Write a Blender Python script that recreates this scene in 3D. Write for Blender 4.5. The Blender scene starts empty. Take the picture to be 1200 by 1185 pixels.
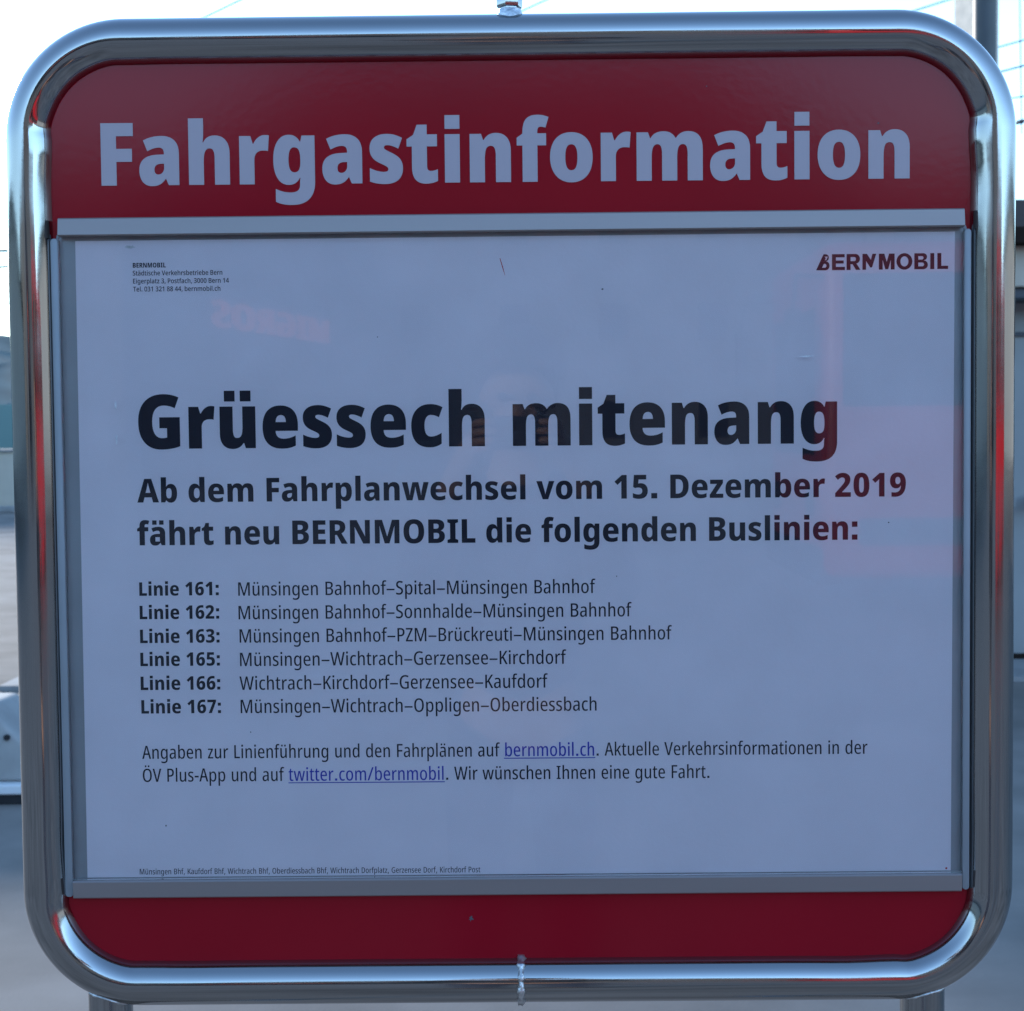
import bpy, bmesh, math, random
from mathutils import Vector, Matrix, Euler

random.seed(7)
SC = bpy.context.scene
COL = SC.collection
R = math.radians

# ------------------------------------------------------------------ camera, sky, sun, exposure
ZO = 1.43                                   # height of the sign's middle above the ground
cam = bpy.data.cameras.new('camera')
cam_o = bpy.data.objects.new('camera', cam)
COL.objects.link(cam_o)
cam_o.location = (0.00834575, -1.52084075, 0.12035194 + ZO)
cam_o.rotation_euler = (1.52458835, 0.01011321, 0.00585581)
cam.sensor_fit = 'HORIZONTAL'
cam.sensor_width = 36.0
cam.lens = 36.0 * 1830.0 / 1200.0
cam.clip_start = 0.01
cam.clip_end = 4000
cam.dof.use_dof = True
cam.dof.focus_distance = 1.53
cam.dof.aperture_fstop = 16.0
SC.camera = cam_o
SC.cycles.use_denoising = True
SC.cycles.denoising_prefilter = 'NONE'
SC.cycles.use_adaptive_sampling = False

SUN_AZ = R(-32.0)                           # measured from +Y towards +X: behind the sign, to the left
SUN_EL = R(13.0)
world = bpy.data.worlds.new('World')
SC.world = world
world.use_nodes = True
wn = world.node_tree.nodes
bg = wn['Background']
sky = wn.new('ShaderNodeTexSky')
sky.sky_type = 'NISHITA'
sky.sun_disc = False
sky.sun_elevation = SUN_EL
sky.sun_rotation = SUN_AZ
sky.air_density = 1.0
sky.dust_density = 0.05
sky.ozone_density = 3.0
world.node_tree.links.new(sky.outputs[0], bg.inputs[0])
bg.inputs[1].default_value = 0.1

sun = bpy.data.lights.new('sun', 'SUN')
sun.energy = 0.85
sun.angle = R(12)
sun.color = (1.0, 0.93, 0.84)
sun_o = bpy.data.objects.new('sun', sun)
COL.objects.link(sun_o)
sun_dir = Vector((math.sin(SUN_AZ) * math.cos(SUN_EL), math.cos(SUN_AZ) * math.cos(SUN_EL), math.sin(SUN_EL)))
sun_o.rotation_euler = sun_dir.to_track_quat('Z', 'Y').to_euler()
sun_o.location = (-20, 40, 30)

SC.view_settings.view_transform = 'Standard'
SC.view_settings.look = 'None'
SC.view_settings.gamma = 1
SC.view_settings.use_curve_mapping = False
SC.view_settings.exposure = 2.55

# ------------------------------------------------------------------ materials
def mat(name, color, rough=0.5, metal=0.0, var=0.0, scale=8.0, bump=0.0, bscale=60.0, spec=0.5,
        coat=0.0, stretch=None, detail=4.0, rvar=0.0):
    m = bpy.data.materials.new(name)
    m.use_nodes = True
    nt = m.node_tree
    b = nt.nodes['Principled BSDF']
    b.inputs['Base Color'].default_value = (*color, 1)
    b.inputs['Roughness'].default_value = rough
    b.inputs['Metallic'].default_value = metal
    b.inputs['Specular IOR Level'].default_value = spec
    b.inputs['Coat Weight'].default_value = coat
    tc = nt.nodes.new('ShaderNodeTexCoord')
    src = tc.outputs['Object']
    if stretch:
        mp = nt.nodes.new('ShaderNodeMapping')
        mp.inputs['Scale'].default_value = stretch
        nt.links.new(src, mp.inputs[0])
        src = mp.outputs[0]
    if var or rvar:
        n = nt.nodes.new('ShaderNodeTexNoise')
        n.inputs['Scale'].default_value = scale
        n.inputs['Detail'].default_value = detail
        nt.links.new(src, n.inputs['Vector'])
        if var:
            r = nt.nodes.new('ShaderNodeValToRGB')
            r.color_ramp.elements[0].position = 0.3
            r.color_ramp.elements[1].position = 0.7
            r.color_ramp.elements[0].color = (*[c * (1 - var) for c in color], 1)
            r.color_ramp.elements[1].color = (*[min(1, c * (1 + var)) for c in color], 1)
            nt.links.new(n.outputs['Fac'], r.inputs[0])
            nt.links.new(r.outputs[0], b.inputs['Base Color'])
        if rvar:
            mr = nt.nodes.new('ShaderNodeMapRange')
            mr.inputs['From Min'].default_value = 0.3
            mr.inputs['From Max'].default_value = 0.7
            mr.inputs['To Min'].default_value = max(0, rough - rvar)
            mr.inputs['To Max'].default_value = rough + rvar
            nt.links.new(n.outputs['Fac'], mr.inputs['Value'])
            nt.links.new(mr.outputs[0], b.inputs['Roughness'])
    if bump:
        n2 = nt.nodes.new('ShaderNodeTexNoise')
        n2.inputs['Scale'].default_value = bscale
        n2.inputs['Detail'].default_value = detail
        nt.links.new(src, n2.inputs['Vector'])
        bp = nt.nodes.new('ShaderNodeBump')
        bp.inputs['Strength'].default_value = bump
        bp.inputs['Distance'].default_value = 0.001
        nt.links.new(n2.outputs['Fac'], bp.inputs['Height'])
        nt.links.new(bp.outputs[0], b.inputs['Normal'])
    return m

def glass_mat(name, tint=(1, 1, 1), ior=1.45, rough=0.0):
    m = bpy.data.materials.new(name)
    m.use_nodes = True
    nt = m.node_tree
    nt.nodes.remove(nt.nodes['Principled BSDF'])
    out = nt.nodes['Material Output']
    tr = nt.nodes.new('ShaderNodeBsdfTransparent')
    tr.inputs[0].default_value = (*tint, 1)
    gl = nt.nodes.new('ShaderNodeBsdfGlossy')
    gl.inputs['Roughness'].default_value = rough
    fr = nt.nodes.new('ShaderNodeFresnel')
    fr.inputs[0].default_value = ior
    mx = nt.nodes.new('ShaderNodeMixShader')
    nt.links.new(fr.outputs[0], mx.inputs[0])
    nt.links.new(tr.outputs[0], mx.inputs[1])
    nt.links.new(gl.outputs[0], mx.inputs[2])
    nt.links.new(mx.outputs[0], out.inputs[0])
    return m

STEEL = mat('polished_steel', (0.385, 0.38, 0.375), 0.11, 1.0, rvar=0.05, scale=14, bump=0.012, bscale=160)
WELD = mat('weld_metal', (0.66, 0.66, 0.66), 0.36, 1.0, var=0.25, scale=160, bump=0.8, bscale=420)
ALU = mat('anodised_aluminium', (0.33, 0.285, 0.275), 0.45, 0.6, var=0.03, scale=30, bump=0.05, bscale=600, stretch=(0.05, 1, 1))
RED = mat('red_enamel', (0.295, 0.0025, 0.012), 0.13, 0.0, var=0.06, scale=5, bump=0.05, bscale=130, spec=0.26)
VINYL = mat('white_vinyl', (0.43, 0.36, 0.39), 0.35, 0.0, var=0.02, scale=9)
BACK = mat('grey_backing', (0.30, 0.32, 0.34), 0.5, 0.3, var=0.06, scale=12)
PAPER = mat('poster_paper', (0.79, 0.74, 0.80), 0.75, 0.0, var=0.03, scale=14, bump=0.15, bscale=300, spec=0.2)
_nt = PAPER.node_tree                         # the sheet is not quite flat: long shallow waves
_n = _nt.nodes.new('ShaderNodeTexNoise')
_n.inputs['Scale'].default_value = 4.5
_n.inputs['Detail'].default_value = 2.0
_nt.links.new(next(n for n in _nt.nodes if n.type == 'TEX_COORD').outputs['Object'], _n.inputs['Vector'])
_fine = next(n for n in _nt.nodes if n.type == 'BUMP')
_b2 = _nt.nodes.new('ShaderNodeBump')
_b2.inputs['Strength'].default_value = 0.6
_b2.inputs['Distance'].default_value = 0.006
_nt.links.new(_n.outputs['Fac'], _b2.inputs['Height'])
_nt.links.new(_b2.outputs[0], _fine.inputs['Normal'])
INK = mat('black_ink', (0.016, 0.016, 0.028), 0.6, spec=0.2)
LINK = mat('blue_ink', (0.03, 0.04, 0.42), 0.6, spec=0.2)
REDINK = mat('red_pencil', (0.5, 0.02, 0.02), 0.7, spec=0.2)
DIRT = mat('dirt_speck', (0.10, 0.10, 0.11), 0.8, spec=0.2)
SMUDGE = mat('grey_smudge', (0.55, 0.55, 0.57), 0.8, spec=0.2, var=0.2, scale=300)
PANE = glass_mat('clear_pane', (0.99, 0.99, 0.99), 1.38)
PANE.node_tree.nodes['Glossy BSDF'].inputs['Roughness'].default_value = 0.003

ASPHALT = mat('asphalt', (0.20, 0.176, 0.155), 0.85, spec=0.25, var=0.36, scale=1.3, bump=0.9, bscale=90, detail=9)
CONCRETE = mat('concrete', (0.36, 0.35, 0.33), 0.8, var=0.16, scale=5, bump=0.5, bscale=60, detail=8)
PALECON = mat('pale_concrete', (0.74, 0.64, 0.55), 0.8, var=0.12, scale=9, bump=0.5, bscale=60, detail=8)
KERB = mat('kerb_stone', (0.30, 0.29, 0.28), 0.8, var=0.15, scale=4, bump=0.5, bscale=50)
PLASTER = mat('grey_plaster', (0.34, 0.34, 0.33), 0.85, var=0.06, scale=2, bump=0.3, bscale=120)
BEIGE = mat('beige_panel', (0.55, 0.47, 0.38), 0.7, var=0.06, scale=3)
ROOF = mat('dark_roof', (0.024, 0.017, 0.014), 0.9, spec=0.1, var=0.2, scale=4)
TILES = mat('roof_tiles', (0.12, 0.085, 0.07), 0.85, spec=0.2, var=0.2, scale=1.5)
WHITE = mat('white_paint', (0.75, 0.75, 0.74), 0.5, var=0.03, scale=6)
DARKSTEEL = mat('painted_steel', (0.055, 0.065, 0.08), 0.5, var=0.1, scale=5)
RUBBER = mat('black_rubber', (0.02, 0.02, 0.022), 0.75, var=0.2, scale=20)
WIRE = mat('wire', (0.04, 0.05, 0.045), 0.6)
WINGLASS = mat('window_glass', (0.05, 0.075, 0.075), 0.05, spec=0.6)
TEAL = mat('green_screen_glass', (0.16, 0.26, 0.25), 0.12, spec=0.6, var=0.05, scale=2)
HILL = mat('wooded_hill', (0.10, 0.13, 0.12), 0.95, var=0.3, scale=0.05)
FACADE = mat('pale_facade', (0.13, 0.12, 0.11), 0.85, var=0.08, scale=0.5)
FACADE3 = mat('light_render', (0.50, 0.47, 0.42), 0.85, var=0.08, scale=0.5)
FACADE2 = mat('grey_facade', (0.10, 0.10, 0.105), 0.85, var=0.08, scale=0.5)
BUSRED = mat('bus_red', (0.50, 0.009, 0.016), 0.4, coat=0.0, var=0.03, scale=1)
SIGNRED = mat('orange_letters', (0.92, 0.26, 0.16), 0.4)
DARKGLASS = mat('dark_glass', (0.012, 0.014, 0.016), 0.04, spec=0.6)
_b = SIGNRED.node_tree.nodes['Principled BSDF']
_b.inputs['Emission Color'].default_value = (1.0, 0.22, 0.14, 1)      # the shop letters are lit from inside
_b.inputs['Emission Strength'].default_value = 0.16
SKIN = mat('skin', (0.36, 0.20, 0.14), 0.55, var=0.08, scale=20)
JACKET = mat('jacket_cloth', (0.03, 0.035, 0.05), 0.85, var=0.2, scale=30, bump=0.5, bscale=200)
TROUSER = mat('denim', (0.03, 0.04, 0.07), 0.9, var=0.2, scale=40)
HAIR = mat('brown_hair', (0.025, 0.017, 0.012), 0.8, var=0.3, scale=60, stretch=(1, 1, 0.2))
CAMBLACK = mat('black_camera_body', (0.015, 0.015, 0.016), 0.45, bump=0.4, bscale=500)

# ------------------------------------------------------------------ helpers
def obj(name, bm, m, parent=None, smooth=None, loc=(0, 0, 0)):
    me = bpy.data.meshes.new(name)
    if smooth is not None:
        for f in bm.faces:
            f.smooth = True
    bm.to_mesh(me)
    bm.free()
    me.materials.append(m)
    if smooth is not None and smooth < 180:
        me.set_sharp_from_angle(angle=R(smooth))
    o = bpy.data.objects.new(name, me)
    COL.objects.link(o)
    o.location = loc
    if parent:
        o.parent = parent
    return o

def thing(name, label, cat, loc=(0, 0, 0), group=None, rotz=0):
    o = bpy.data.objects.new(name, None)
    o.empty_display_size = 0.1
    COL.objects.link(o)
    o.location = loc
    o.rotation_euler = (0, 0, rotz)
    tag(o, label, cat, group)
    return o

def tag(o, label, cat, group=None, kind=None):
    o['label'] = label
    o['category'] = cat
    if group:
        o['group'] = group
    if kind:
        o['kind'] = kind
    return o

def structure(name, bm, m, smooth=None):
    o = obj(name, bm, m, None, smooth)
    o['kind'] = 'structure'
    return o

def box(bm, x0, x1, y0, y1, z0, z1, bevel=0.0, seg=2):
    vs = [bm.verts.new((x, y, z)) for x in (x0, x1) for y in (y0, y1) for z in (z0, z1)]
    q = [(0, 1, 3, 2), (4, 6, 7, 5), (0, 4, 5, 1), (2, 3, 7, 6), (0, 2, 6, 4), (1, 5, 7, 3)]
    fs = [bm.faces.new([vs[i] for i in f]) for f in q]
    if bevel:
        es = list({e for f in fs for e in f.edges})
        bmesh.ops.bevel(bm, geom=es, offset=bevel, segments=seg, affect='EDGES', profile=0.5)
    return bm

def boxbm(*a, **k):
    bm = bmesh.new()
    box(bm, *a, **k)
    bmesh.ops.recalc_face_normals(bm, faces=bm.faces)
    return bm

def rounded_outline(x0, x1, z0, z1, r, n=10):
    pts = []
    for cx, cz, a0 in ((x1 - r, z1 - r, 0), (x0 + r, z1 - r, 90), (x0 + r, z0 + r, 180), (x1 - r, z0 + r, 270)):
        for i in range(n + 1):
            a = R(a0 + 90 * i / n)
            pts.append((cx + r * math.cos(a), cz + r * math.sin(a)))
    return pts

def slab(pts, y0, y1, bevel=0.0):
    """plate with outline pts (x, z), front face at y0 (towards the viewer), back at y1"""
    bm = bmesh.new()
    f = bm.faces.new([bm.verts.new((x, y1, z)) for x, z in pts])
    r = bmesh.ops.extrude_face_region(bm, geom=[f])
    vs = [g for g in r['geom'] if isinstance(g, bmesh.types.BMVert)]
    bmesh.ops.translate(bm, verts=vs, vec=(0, y0 - y1, 0))
    bmesh.ops.recalc_face_normals(bm, faces=bm.faces)
    if bevel:
        es = [e for e in bm.edges if abs(e.verts[0].co.y - e.verts[1].co.y) < 1e-7]
        bmesh.ops.bevel(bm, geom=es, offset=bevel, segments=2, affect='EDGES', profile=0.5)
    return bm

def sweep(bm, path, radius, n=16, closed=False, up=None, caps=True):
    """tube along path; radius a number or f(i, angle)"""
    N = len(path)
    rings = []
    P = [Vector(p) for p in path]
    prev = None
    for i in range(N):
        if closed:
            t = (P[(i + 1) % N] - P[i - 1]).normalized()
        else:
            t = (P[min(i + 1, N - 1)] - P[max(i - 1, 0)]).normalized()
        if up is not None:
            a = Vector(up)
        else:
            a = prev if prev is not None else (Vector((0, 0, 1)) if abs(t.z) < 0.9 else Vector((0, 1, 0)))
        u = (a - t * a.dot(t)).normalized()
        v = t.cross(u)
        prev = u
        ring = []
        for k in range(n):
            ang = 2 * math.pi * k / n
            r = radius(i, ang) if callable(radius) else radius
            ring.append(bm.verts.new(P[i] + (u * math.cos(ang) + v * math.sin(ang)) * r))
        rings.append(ring)
    M = N if closed else N - 1
    for i in range(M):
        a, b = rings[i], rings[(i + 1) % N]
        for k in range(n):
            bm.faces.new((a[k], a[(k + 1) % n], b[(k + 1) % n], b[k]))
    if not closed and caps:
        bm.faces.new(rings[0][::-1])
        bm.faces.new(rings[-1])
    bmesh.ops.recalc_face_normals(bm, faces=bm.faces)
    return bm

def lathe(bm, prof, center, axis='Z', n=24):
    """prof: list of (radius, height)"""
    c = Vector(center)
    rings = []
    for r, h in prof:
        ring = []
        for k in range(n):
            a = 2 * math.pi * k / n
            p = {'Z': (r * math.cos(a), r * math.sin(a), h), 'Y': (r * math.cos(a), h, r * math.sin(a)),
                 'X': (h, r * math.cos(a), r * math.sin(a))}[axis]
            ring.append(bm.verts.new(c + Vector(p)))
        rings.append(ring)
    for a, b in zip(rings, rings[1:]):
        for k in range(n):
            bm.faces.new((a[k], a[(k + 1) % n], b[(k + 1) % n], b[k]))
    bm.faces.new(rings[0][::-1])
    bm.faces.new(rings[-1])
    bmesh.ops.recalc_face_normals(bm, faces=bm.faces)
    return bm

# ------------------------------------------------------------------ setting: ground, kerb, hill
def grid_sheet(x0, x1, y0, y1, z, nx=1, ny=1):
    bm = bmesh.new()
    g = [[bm.verts.new((x0 + (x1 - x0) * i / nx, y0 + (y1 - y0) * j / ny, z)) for i in range(nx + 1)] for j in range(ny + 1)]
    for j in range(ny):
        for i in range(nx):
            bm.faces.new((g[j][i], g[j][i + 1], g[j + 1][i + 1], g[j + 1][i]))
    return bm

structure('ground', grid_sheet(-1500, 1500, -1500, 1500, 0.0, 8, 8), ASPHALT)
structure('kerb', boxbm(-30, -3.6, 31.2, 31.5, 0.0, 0.12, bevel=0.02), KERB)
bm = bmesh.new()
NX = 60
rows = []
for j in range(7):
    row = []
    for i in range(NX + 1):
        x = -420 + 840 * i / NX
        prof = math.sin(math.pi * j / 6)
        h = (30 + 14 * math.sin(x * 0.011 + 1.0) + 5 * math.sin(x * 0.05) + 2.5 * math.sin(x * 0.21)) * (2.0 - 0.0012 * (x + 120))
        row.append(bm.verts.new((x, 420 + 60 * j, max(0.0, h * prof) - 0.5)))
    rows.append(row)
for a, b in zip(rows, rows[1:]):
    for i in range(NX):
        bm.faces.new((a[i], a[i + 1], b[i + 1], b[i]))
structure('hill', bm, HILL, smooth=60)

# ------------------------------------------------------------------ the sign
sign = thing('information_sign', 'passenger information sign with red header in rounded polished steel tube frame on two legs', 'sign')
TUBE_Y = 0.003
TR = 0.0222
FX, FT, FB, FR = 0.4652, 0.5008 + ZO, -0.4195 + ZO, 0.094

path, arc_ends = [], []
def arc(cx, cz, a0):
    arc_ends.append(len(path))
    for i in range(25):
        a = R(a0 + 90 * i / 24)
        path.append((cx + FR * math.cos(a), TUBE_Y, cz + FR * math.sin(a)))
    arc_ends.append(len(path) - 1)
def line_fill(p, q, n):
    for i in range(1, n):
        t = i / n
        path.append((p[0] + (q[0] - p[0]) * t, TUBE_Y, p[1] + (q[1] - p[1]) * t))
cs = [(FX - FR, FT - FR, 0), (-FX + FR, FT - FR, 90), (-FX + FR, FB + FR, 180), (FX - FR, FB + FR, 270)]
for k, (cx, cz, a0) in enumerate(cs):
    arc(cx, cz, a0)
    nx, nz, na = cs[(k + 1) % 4]
    a1 = R(a0 + 90)
    p = (cx + FR * math.cos(a1), cz + FR * math.sin(a1))
    q = (nx + FR * math.cos(R(na)), nz + FR * math.sin(R(na)))
    line_fill(p, q, 46)
NP = len(path)
cent = [0.0] * NP
def dist_idx(i, j):
    d = abs(i - j)
    return min(d, NP - d)
inner_amp = {arc_ends[0]: 0.07, arc_ends[3]: 0.055, arc_ends[4]: 0.06, arc_ends[7]: 0.02, arc_ends[1]: 0.012, arc_ends[6]: 0.045, arc_ends[2]: 0.015, arc_ends[5]: 0.02}
def tube_r(i, ang):
    # angle 0 is towards +Y; the inside of the ring is at +/-90 degrees
    s = 0.0
    ins = max(0.0, INNER * math.sin(ang)) ** 1.5
    for e, amp in inner_amp.items():
        d = dist_idx(i, e)
        if d < 9:
            s += amp * (math.exp(-((d - 0.0) / 1.6) ** 2) - 0.55 * math.exp(-((d - 3.0) / 1.8) ** 2)) * ins
    # the pipe flattens a little in the bends
    for k in range(4):
        a, b = arc_ends[2 * k], arc_ends[2 * k + 1]
        if a <= i <= b:
            s -= 0.022 * math.sin(math.pi * (i - a) / (b - a)) * abs(math.sin(ang))
    return TR * (1 + s)
INNER = 1.0
bm = bmesh.new()
# find which sign of sin(angle) points to the middle of the ring
t0 = (Vector(path[60]) - Vector(path[58])).normalized()
v0 = t0.cross(Vector((0, 1, 0)))
INNER = 1.0 if v0.dot(Vector((0, TUBE_Y, (FT + FB) / 2)) - Vector(path[59])) > 0 else -1.0
sweep(bm, path, tube_r, n=56, closed=True, up=(0, 1, 0))
frame = obj('frame', bm, STEEL, sign, smooth=180)

# weld bead round the lower tube, a little right of the middle
bm = bmesh.new()
wx = 0.0033
ring = []
for k in range(72):
    a = 2 * math.pi * k / 72
    ring.append((wx + random.uniform(-0.0007, 0.0007), TUBE_Y + TR * math.cos(a), FB + TR * math.sin(a)))
rr = [0.0034 * random.uniform(0.65, 1.3) for _ in range(72)]
sweep(bm, ring, lambda i, a: rr[i] * (1 + 0.25 * math.sin(a * 3 + i)), n=8, closed=True, up=(1, 0, 0))
obj('weld_bead', bm, WELD, frame, smooth=180)

# fitting on top of the frame: weld collar, neck and hex coupling
bm = bmesh.new()
lathe(bm, [(0.0135, -0.006), (0.0132, -0.001), (0.0118, 0.0015), (0.0112, 0.004), (0.0112, 0.0045)], (0.0012, TUBE_Y, FT + TR), n=28)
for v in bm.verts:
    v.co += Vector((random.uniform(-.0004, .0004), random.uniform(-.0004, .0004), random.uniform(-.0004, .0004)))
top_fit = obj('top_fitting', bm, WELD, sign, smooth=50)
bm = bmesh.new()
lathe(bm, [(0.0100, 0.0), (0.0100, 0.0025), (0.0122, 0.003), (0.0125, 0.004), (0.0125, 0.013), (0.0122, 0.014), (0.0105, 0.0145), (0.0105, 0.06), (0.0095, 0.061)], (0.0012, TUBE_Y, FT + TR + 0.0035), n=6)
bmesh.ops.rotate(bm, verts=bm.verts, cent=(0.0012, TUBE_Y, 0), matrix=Matrix.Rotation(R(12), 3, 'Z'))
obj('hex_nut', bm, STEEL, top_fit, smooth=30)

# legs, set a little behind the frame tube, with their weld rings
LEG_Y, LR = 0.0085, 0.0216
for s in (-0.4068, 0.4018):
    cz = FB + FR
    dx = abs(s) - (FX - FR)
    zt = cz - math.sqrt(max(0, FR ** 2 - dx ** 2))
    bm = bmesh.new()
    sweep(bm, [(s, TUBE_Y + LEG_Y, 0.0), (s, TUBE_Y + LEG_Y, 0.3), (s, TUBE_Y + LEG_Y, 0.6), (s, TUBE_Y + LEG_Y, zt - 0.004)], LR, n=40)
    leg = obj('leg', bm, STEEL, sign, smooth=60)
    bm = bmesh.new()
    ring = []
    for k in range(64):
        a = 2 * math.pi * k / 64
        px, py = s + LR * math.cos(a), LEG_Y + LR * math.sin(a)
        d2 = abs(px) - (FX - FR)
        c2 = math.sqrt(max(0.0, TR ** 2 - py ** 2)) if abs(py) < TR else 0.0
        zc = cz - math.sqrt(max(1e-6, (FR + c2) ** 2 - d2 ** 2)) if d2 > 0 else FB - c2
        ring.append((px, TUBE_Y + py, zc))
    wr = [0.0013 * random.uniform(0.6, 1.4) for _ in range(64)]
    sweep(bm, ring, lambda i, a: wr[i], n=8, closed=True, up=(0, 0, 1))
    obj('weld_bead', bm, WELD, leg, smooth=180)
    bm = bmesh.new()
    lathe(bm, [(0.06, 0.0), (0.06, 0.006), (0.057, 0.008), (0.0225, 0.008), (0.0225, 0.009)], (s, TUBE_Y + LEG_Y, 0.0), n=40)
    obj('foot_plate', bm, STEEL, leg, smooth=40)

# red board
board = obj('board', slab(rounded_outline(-0.4520, 0.4520, -0.4060 + ZO, 0.4875 + ZO, 0.081, 20), 0.0, 0.005, 0.0006), RED, sign)
# grey backing plate in the window
obj('backing_plate', slab(rounded_outline(-0.440, 0.440, -0.320 + ZO, 0.318 + ZO, 0.004, 3), -0.0010, -0.0002), BACK, sign)

# aluminium clamp rails, top and bottom
def rail(z0, z1, x0, x1, tilt):
    bm = bmesh.new()
    prof = [(-0.0003, z0), (-0.0108 - tilt, z0), (-0.0122 - tilt * 0.9, z0 + 0.0012), (-0.0122 + tilt * 0.9, z1 - 0.0012), (-0.0108 + tilt, z1), (-0.0003, z1)]
    a = [bm.verts.new((x0, y, z)) for y, z in prof]
    b = [bm.verts.new((x1, y, z)) for y, z in prof]
    n = len(prof)
    for k in range(n):
        bm.faces.new((a[k], a[(k + 1) % n], b[(k + 1) % n], b[k]))
    bm.faces.new(a[::-1])
    bm.faces.new(b)
    bmesh.ops.recalc_face_normals(bm, faces=bm.faces)
    return bm
obj('clamp_rail', rail(0.3140 + ZO, 0.3315 + ZO, -0.4352, 0.4352, 0.0010), ALU, sign)
obj('clamp_rail', rail(-0.3315 + ZO, -0.3138 + ZO, -0.4352, 0.4345, -0.0008), ALU, sign)

# side profiles that hold the pane, with rounded ends
for x0, x1 in ((-0.4445, -0.4366), (0.4362, 0.4432)):
    obj('side_profile', slab(rounded_outline(x0, x1, -0.331 + ZO, 0.3125 + ZO, 0.0034, 8), -0.0070, -0.0002, 0.0010), BACK, sign, smooth=40)
obj('pane', slab(rounded_outline(-0.4364, 0.4360, -0.3136 + ZO, 0.3138 + ZO, 0.002, 3), -0.0080, -0.0045), PANE, sign)

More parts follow.
